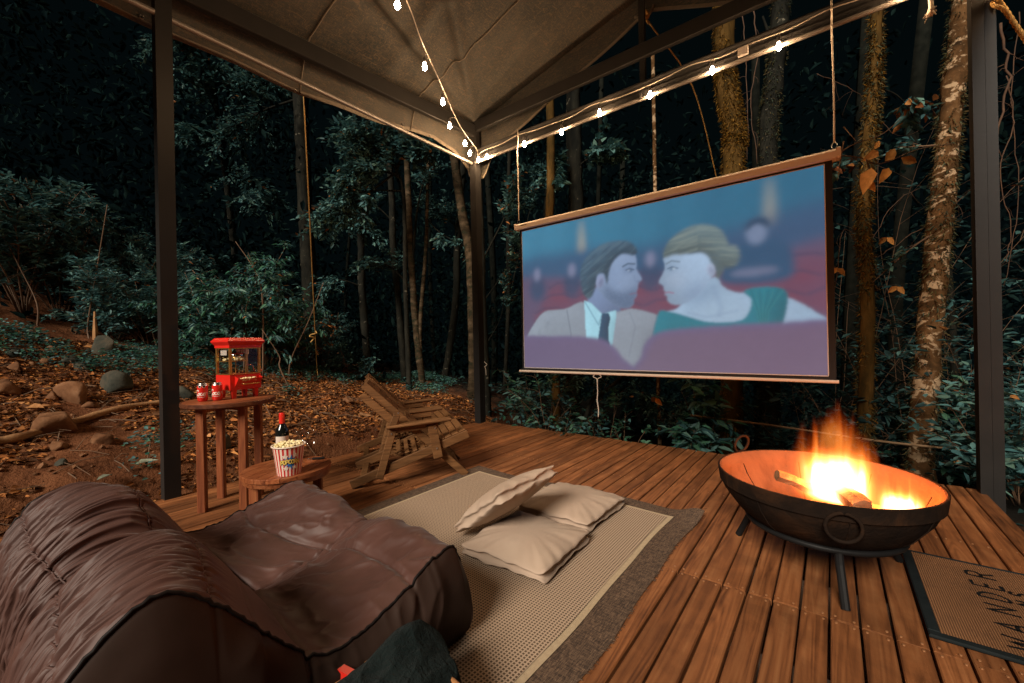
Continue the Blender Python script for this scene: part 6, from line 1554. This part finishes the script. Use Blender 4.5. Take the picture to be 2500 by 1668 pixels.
# ------------------------------------------------------------------ leaf litter, small ground plants, rocks, log
def bank_pts(n, smax=4.2, y0=-1.2, y1=6.5, dens=None):
    s = smax * RS.rand(n) ** 1.0; y = RS.uniform(y0, y1, n); x = -3.95 - s; return x, y
def snormal(x, y):
    e = .05; gx_ = (ground_z(x + e, y) - ground_z(x - e, y)) / (2 * e); gy_ = (ground_z(x, y + e) - ground_z(x, y - e)) / (2 * e)
    return unit(np.stack([-gx_, -gy_, np.ones_like(gx_)], -1))
x, y = bank_pts(46000, 4.2, -1.2, 4.9)
k = (fbm(x * 1.3, y * 1.3, 2.0, 3) + .16 * smoothstep(.35, 1.1, -3.95 - x - .0 * y) + .12 * smoothstep(.8, 2.5, y)) > .50
x, y = x[k], y[k]; n = len(x); a = RS.uniform(0, 2 * PI, n); s = RS.uniform(.4, 1.25, n) ** 1.3
nn = unit(snormal(x, y) + RS.normal(0, .28, (n, 3))); d = np.stack([np.cos(a), np.sin(a), 0 * a], -1)
leaf_object('leaf_litter', np.stack([x, y, ground_z(x, y) + .008 + .012 * RS.rand(n)], -1), d, nn, np.where(RS.rand(n) < .12, .085, .048) * s, np.where(RS.rand(n) < .2, .04, .022) * s, BROWN + [(.10, .045, .02), (.07, .032, .016), (.13, .055, .022)], M['dry'], None, (0, 0, 0), fold=.22, curl=.2, label='carpet of brown fallen leaves on the bank', cat='leaf litter')
x, y = bank_pts(9000); k = (fbm(x * 1.1 + 5, y * 1.1, 6.0, 3) + .30 * smoothstep(1.7, 3.0, -3.95 - x + .06 * y) - .2) > .50
x, y = x[k], y[k]; n = len(x); rep = 5
xr, yr = np.repeat(x, rep) + RS.normal(0, .03, n * rep), np.repeat(y, rep) + RS.normal(0, .03, n * rep); a = RS.uniform(0, 2 * PI, n * rep); s = RS.uniform(.5, 1.3, n * rep)
leaf_object('ground_cover', np.stack([xr, yr, ground_z(xr, yr) + .02 + .10 * RS.rand(n * rep)], -1), np.stack([np.cos(a), np.sin(a), RS.uniform(-.1, .6, n * rep)], -1), np.array([0, 0, 1.]) + RS.normal(0, .4, (n * rep, 3)), .045 * s, .024 * s, TEAL + GREEN, M['leaf'], None, (0, 0, 0), label='low teal green ground cover growing through the leaf litter', cat='ground cover')
x = RS.uniform(-6, 5, 3600); y = RS.uniform(4.2, 9, 3600); k = fbm(x * .9, y * .9, 1.0, 3) > .52; x, y = x[k], y[k]; n = len(x); a = RS.uniform(0, 2 * PI, n); s = RS.uniform(.6, 1.4, n)
leaf_object('forest_floor_plants', np.stack([x, y, ground_z(x, y) + .02 + .22 * RS.rand(n)], -1), np.stack([np.cos(a), np.sin(a), RS.uniform(-.2, .6, n)], -1), np.array([0, 0, 1.]) + RS.normal(0, .4, (n, 3)), .08 * s, .035 * s, [(.018, .046, .044), (.028, .066, .060), (.014, .034, .034)], M['leaf_far'], None, (0, 0, 0), label='low leafy plants on the forest floor behind the deck', cat='ground cover')  # plant tones darkened to imitate the dim light behind the deck
m = MB(); x, y = bank_pts(420, 3.2, -1, 5)
for i in range(len(x)):
    a_ = RS.uniform(0, PI); L_ = RS.uniform(.08, .32); p = V(x[i], y[i], float(ground_z(x[i], y[i])) + .012); e = V(x[i] + L_ * math.cos(a_), y[i] + L_ * math.sin(a_), 0); e[2] = float(ground_z(e[0], e[1])) + RS.uniform(.01, .06)
    m.tube([p, (p + e) / 2 + V(0, 0, RS.uniform(0, .03)), e], RS.uniform(.0018, .005), 4, cap=False)
tag(m.build('fallen_twigs', M['stem'], smooth=True), 'thin fallen twigs and straw scattered over the bank', 'twigs', kind='stuff')
def rock(px, py, wpx, hpx, label, mat='stone', seed=0, sq=None, name='rock'):
    # find where the view ray meets the bank
    p = None
    for d in np.linspace(2.5, 12, 500):
        q_ = dep(px, py, d)
        if q_[2] < gz(q_[0], q_[1]): p = q_; break
    if p is None: return
    d = (p - CC) @ CF; w_ = wpx / F_PX * d / 2; h_ = hpx / F_PX * d / 2
    rr_ = random.Random(seed); m = MB(); m.blob((0, 0, 0), 1, 3, .12, rr_, (1, 1, 1))
    vs = np.array(m.v); 
    for _ in range(15):                             # chipped flat faces
        nd = unit(RS.normal(0, 1, (1, 3)))[0]; t_ = RS.uniform(.52, .9); dd = vs @ nd - t_; vs = vs - np.clip(dd, 0, None)[:, None] * nd
    vs = vs * (1 + .22 * (fbm(vs[:, 0] * 4 + seed, vs[:, 1] * 4, vs[:, 2] * 4, 4) - .5))[:, None] * [w_, w_ * .8, h_ * 1.25]
    ca, sa = math.cos(-.66), math.sin(-.66); ca, sa = CR[0], CR[1]
    vs = np.stack([vs[:, 0] * ca - vs[:, 1] * sa, vs[:, 0] * sa + vs[:, 1] * ca, vs[:, 2]], -1); m.v = [tuple(q_) for q_ in vs]
    o = m.build(name, M[mat], smooth=True); c_ = p + unit(np.array([(p - CC)[0], (p - CC)[1], 0])[None])[0] * w_ * .3; o.location = (c_[0], c_[1], gz(c_[0], c_[1]) + h_ * .42); tag(o, label, 'rock', 'rocks on the bank'); return o
for i, (px, py, w_, h_, lab, mt) in enumerate([
    (182, 990, 80, 68, 'large brown rock with a dark cracked face in the middle of the bank', 'stone'), (12, 965, 60, 50, 'pale yellowish rock cut off by the left picture edge', 'stone'), (285, 958, 90, 56, 'dark mossy rock right of the large brown rock', 'stone_d'), (130, 1060, 100, 74, 'long sandy rock leaning against the fallen branch', 'stone'),
    (110, 890, 34, 26, 'small rounded orange rock, lowest of the little pile', 'stone'), (106, 872, 24, 16, 'small rounded orange rock in the middle of the little pile', 'stone'), (124, 860, 22, 18, 'small rounded orange rock on top of the little pile', 'stone'), (78, 893, 16, 14, 'little orange rock left of the pile', 'stone'), (35, 908, 30, 34, 'flat angular brown rock near the left edge', 'stone'),
    (222, 1000, 42, 28, 'rounded tan rock right below the large brown rock', 'stone'), (128, 985, 36, 34, 'flat slanted slab leaning on the large brown rock', 'stone'), (200, 908, 46, 26, 'dark stone half buried above the large brown rock', 'stone_d'), (172, 895, 46, 36, 'dark mossy stone beside the half buried one', 'stone_d'), (40, 875, 46, 30, 'dark greenish stone at the upper left of the bank', 'stone_d'),
    (145, 1100, 54, 26, 'flat brown rock in the bare soil below the sandy rock', 'stone'), (248, 1085, 60, 40, 'crumbling brown rock on the bare soil left of the near post', 'stone'), (152, 1143, 34, 22, 'small grey angular stone in the bare soil', 'stone_d'), (262, 870, 60, 60, 'dark stump-like boulder under the bush left of the near post', 'stone_d'), (455, 975, 50, 40, 'dark rock behind the cans under the bush', 'stone_d'), (545, 1100, 52, 46, 'dark round rock seen between the tall table legs', 'stone_d'), (480, 1065, 34, 30, 'brown rock left of the dark one between the tall table legs', 'stone'), (850, 985, 30, 20, 'brown rock in the litter behind the chairs', 'stone')]):
    rock(px, py, w_, h_, lab, mt, i + 3)
def branch_on_bank(pix, r0, r1, label, mat='log2'):
    P = []
    for (px, py) in pix:
        for d in np.linspace(2.5, 12, 700):
            q_ = dep(px, py, d)
            if q_[2] < gz(q_[0], q_[1]) + r0: P.append(q_); break
    P = smooth_path(P, 8); m = MB(); m.tube(P, np.linspace(r0, r1, len(P)) * (1 + .1 * np.sin(np.arange(len(P)))), 9)
    return tag(m.build('fallen_branch', M[mat], origin=P[0], smooth=True), label, 'branch')
m = MB(); x, y = bank_pts(900, 3.4, -1, 4.2); rg = random.Random(12)
for i in range(len(x)):
    r_ = .006 + .022 * rg.random() ** 3; m.blob((x[i], y[i], float(ground_z(x[i], y[i])) + r_ * .3), r_, 1, .3, rg, (rg.uniform(.8, 1.4), 1, rg.uniform(.5, .9)))
tag(m.build('pebbles', M['stone'], smooth=False), 'pebbles and crumbs of soil strewn over the bare bank', 'pebbles', kind='stuff')
M['log2'] = bark('fallen_wood', (.10, .045, .02), (.22, .11, .05), (.34, .2, .1), scale=6, stretch=(1, 1, 2))
branch_on_bank([(-40, 1082), (40, 1070), (120, 1045), (200, 1024), (290, 998), (400, 982)], .036, .027, 'long fallen branch lying across the bank behind the near post')
branch_on_bank([(880, 1010), (930, 1025), (960, 1050)], .02, .012, 'short fallen branch in the litter behind the chairs')
# a few big fallen leaves one could pick up
for i, (px, py, s, lab) in enumerate([(140, 1005, .17, 'large dry leaf lying under the large brown rock'), (68, 995, .13, 'large dry leaf in the litter left of the large brown rock'), (330, 1150, .12, 'pale green leaf at the lip of the bank by the near post'), (205, 855, .10, 'pale dry leaf under the shrubs'), (275, 1175, .10, 'teal leaf hanging over the lip of the bank'), (515, 1080, .1, 'dry leaf behind the tall table'), (60, 1010, .14, 'tan dry leaf beside the fallen branch'), (720, 1075, .14, 'long orange dry leaf behind the wine bottle')]):
    for d in np.linspace(2.5, 12, 500):
        q_ = dep(px, py, d)
        if q_[2] < gz(q_[0], q_[1]): break
    a_ = RS.uniform(0, 6); o = leaf_object('fallen_leaf', [q_ + [0, 0, .05]], [[math.cos(a_), math.sin(a_), .1]], [[.2, -.3, 1]], s * 1.2, s * .6, [(.3, .34, .26)] if 'green' in lab or 'teal' in lab else [(.42, .2, .08)], M['dry'], None, q_, kind=None); tag(o, lab, 'leaf', 'big fallen leaves on the bank')

# ------------------------------------------------------------------ ropes
ra = on(741, 228, 'X', -3.90); re = dep(773, 885, 6.9)
cord('guy_rope', 'thin yellow guy rope running down from the left hem of the tarp into the bushes', [ra, ra * .66 + re * .34 + V(0, 0, -.02), ra * .3 + re * .7 + V(0, 0, -.02), re, V(re[0], re[1] + .02, gz(re[0], re[1]) - .02)], .006, M['rope_y'], 'rope')
m = MB(); kx = ra * .17 + re * .83
m.tube(smooth_path([kx + V(0, 0, .06), kx + V(.02, .01, .02), kx + V(-.02, -.05, .0), kx + V(.01, -.09, -.03), kx + V(.0, -.02, -.05), kx + V(-.01, -.07, -.12)], 5), .009, 6); tag(m.build('rope_knot', M['rope_y'], origin=kx, smooth=True), 'knot with loose ends tied in the yellow guy rope at the left', 'knot')
ap = V(-1.385, 4.08, 4.245)
cord('guy_rope', 'yellow guy rope running from the gable apex down behind the beams and screen', [ap, ap + V(.0, .03, -.05), dep(1690, 210, 4.6), dep(1748, 428, 5.2), dep(1790, 620, 5.8)], .008, M['rope_y'], 'rope')
m = MB(); m.tube(smooth_path([ap + V(-.02, 0, .06), ap + V(.01, 0, .0), ap + V(-.01, 0, -.04), ap + V(.012, 0, -.08)], 4), .013, 6); tag(m.build('rope_knot', M['rope_y'], origin=ap, smooth=True), 'yellow knot tied to the loop at the gable apex', 'knot')
def twisted(label, P, r_, name='thick_rope'):
    P = np.array(smooth_path(P, 40)); t_ = np.gradient(P, axis=0); t_ = unit(t_); x_ = unit(np.cross(t_, [.2, .1, .9])); y_ = np.cross(t_, x_); s_ = np.concatenate([[0], np.cumsum(np.linalg.norm(np.diff(P, axis=0), axis=1))])
    m = MB()
    for k in range(3):
        ph = s_ / (r_ * 5.2) * 2 * PI / 1.6 + k * 2 * PI / 3; m.tube(P + (x_ * np.cos(ph)[:, None] + y_ * np.sin(ph)[:, None]) * r_ * .52, r_ * .62, 6)
    return tag(m.build(name, M['rope_y'], origin=P[0], smooth=True), label, 'rope')
twisted('thick twisted yellow rope crossing the top right corner beyond the right post', [dep(2395, -60, 2.6), dep(2450, 18, 2.62), dep(2500, 92, 2.65), dep(2580, 200, 2.75), V(1.9, 4.0, 1.6), V(2.7, 4.6, gz(2.7, 4.6) - .05)], .0125)
twisted('short end of thick yellow rope looping around the right post', [dep(2408, -10, 2.72), dep(2425, 12, 2.62), dep(2448, 22, 2.60), dep(2462, 40, 2.62)], .0105)
m = MB(); fx = on(2272, 0, 'Y', 3.9); m.tube(smooth_path([fx + V(0, 0, .10), fx + V(0, 0, .0), fx + V(.003, 0, -.06), fx + V(-.006, 0, -.105)], 4), [.012] * 4 + [.013] * 4 + [.018] * 4 + [.016], 7)
for k in range(16):
    a_ = RS.uniform(0, 2 * PI); b_ = fx + V(-.006 + .012 * math.cos(a_), .012 * math.sin(a_), -.10 + RS.uniform(-.01, .05)); m.tube([b_, b_ + V(.022 * math.cos(a_), .02 * math.sin(a_), RS.uniform(-.045, .0))], .0028, 4)
tag(m.build('frayed_rope_end', M['rope_w'], origin=fx, smooth=True), 'frayed white rope end hanging near the top of the right post', 'rope')
m = MB(); kx = on(1178, 890, 'Y', 4.06); m.tube(smooth_path([kx + V(-.02, 0, .5), kx + V(.0, -.0, .1), kx + V(.05, -.01, .03), kx + V(.08, 0, .0), kx + V(.03, -.01, -.03), kx + V(.0, 0, .0), kx + V(.05, 0, -.05), kx + V(.06, 0, -.14)], 6), .004, 6); tag(m.build('tied_cord', M['rope_w'], origin=kx, smooth=True), 'pale cord tied in a loose bow behind the corner post', 'cord')
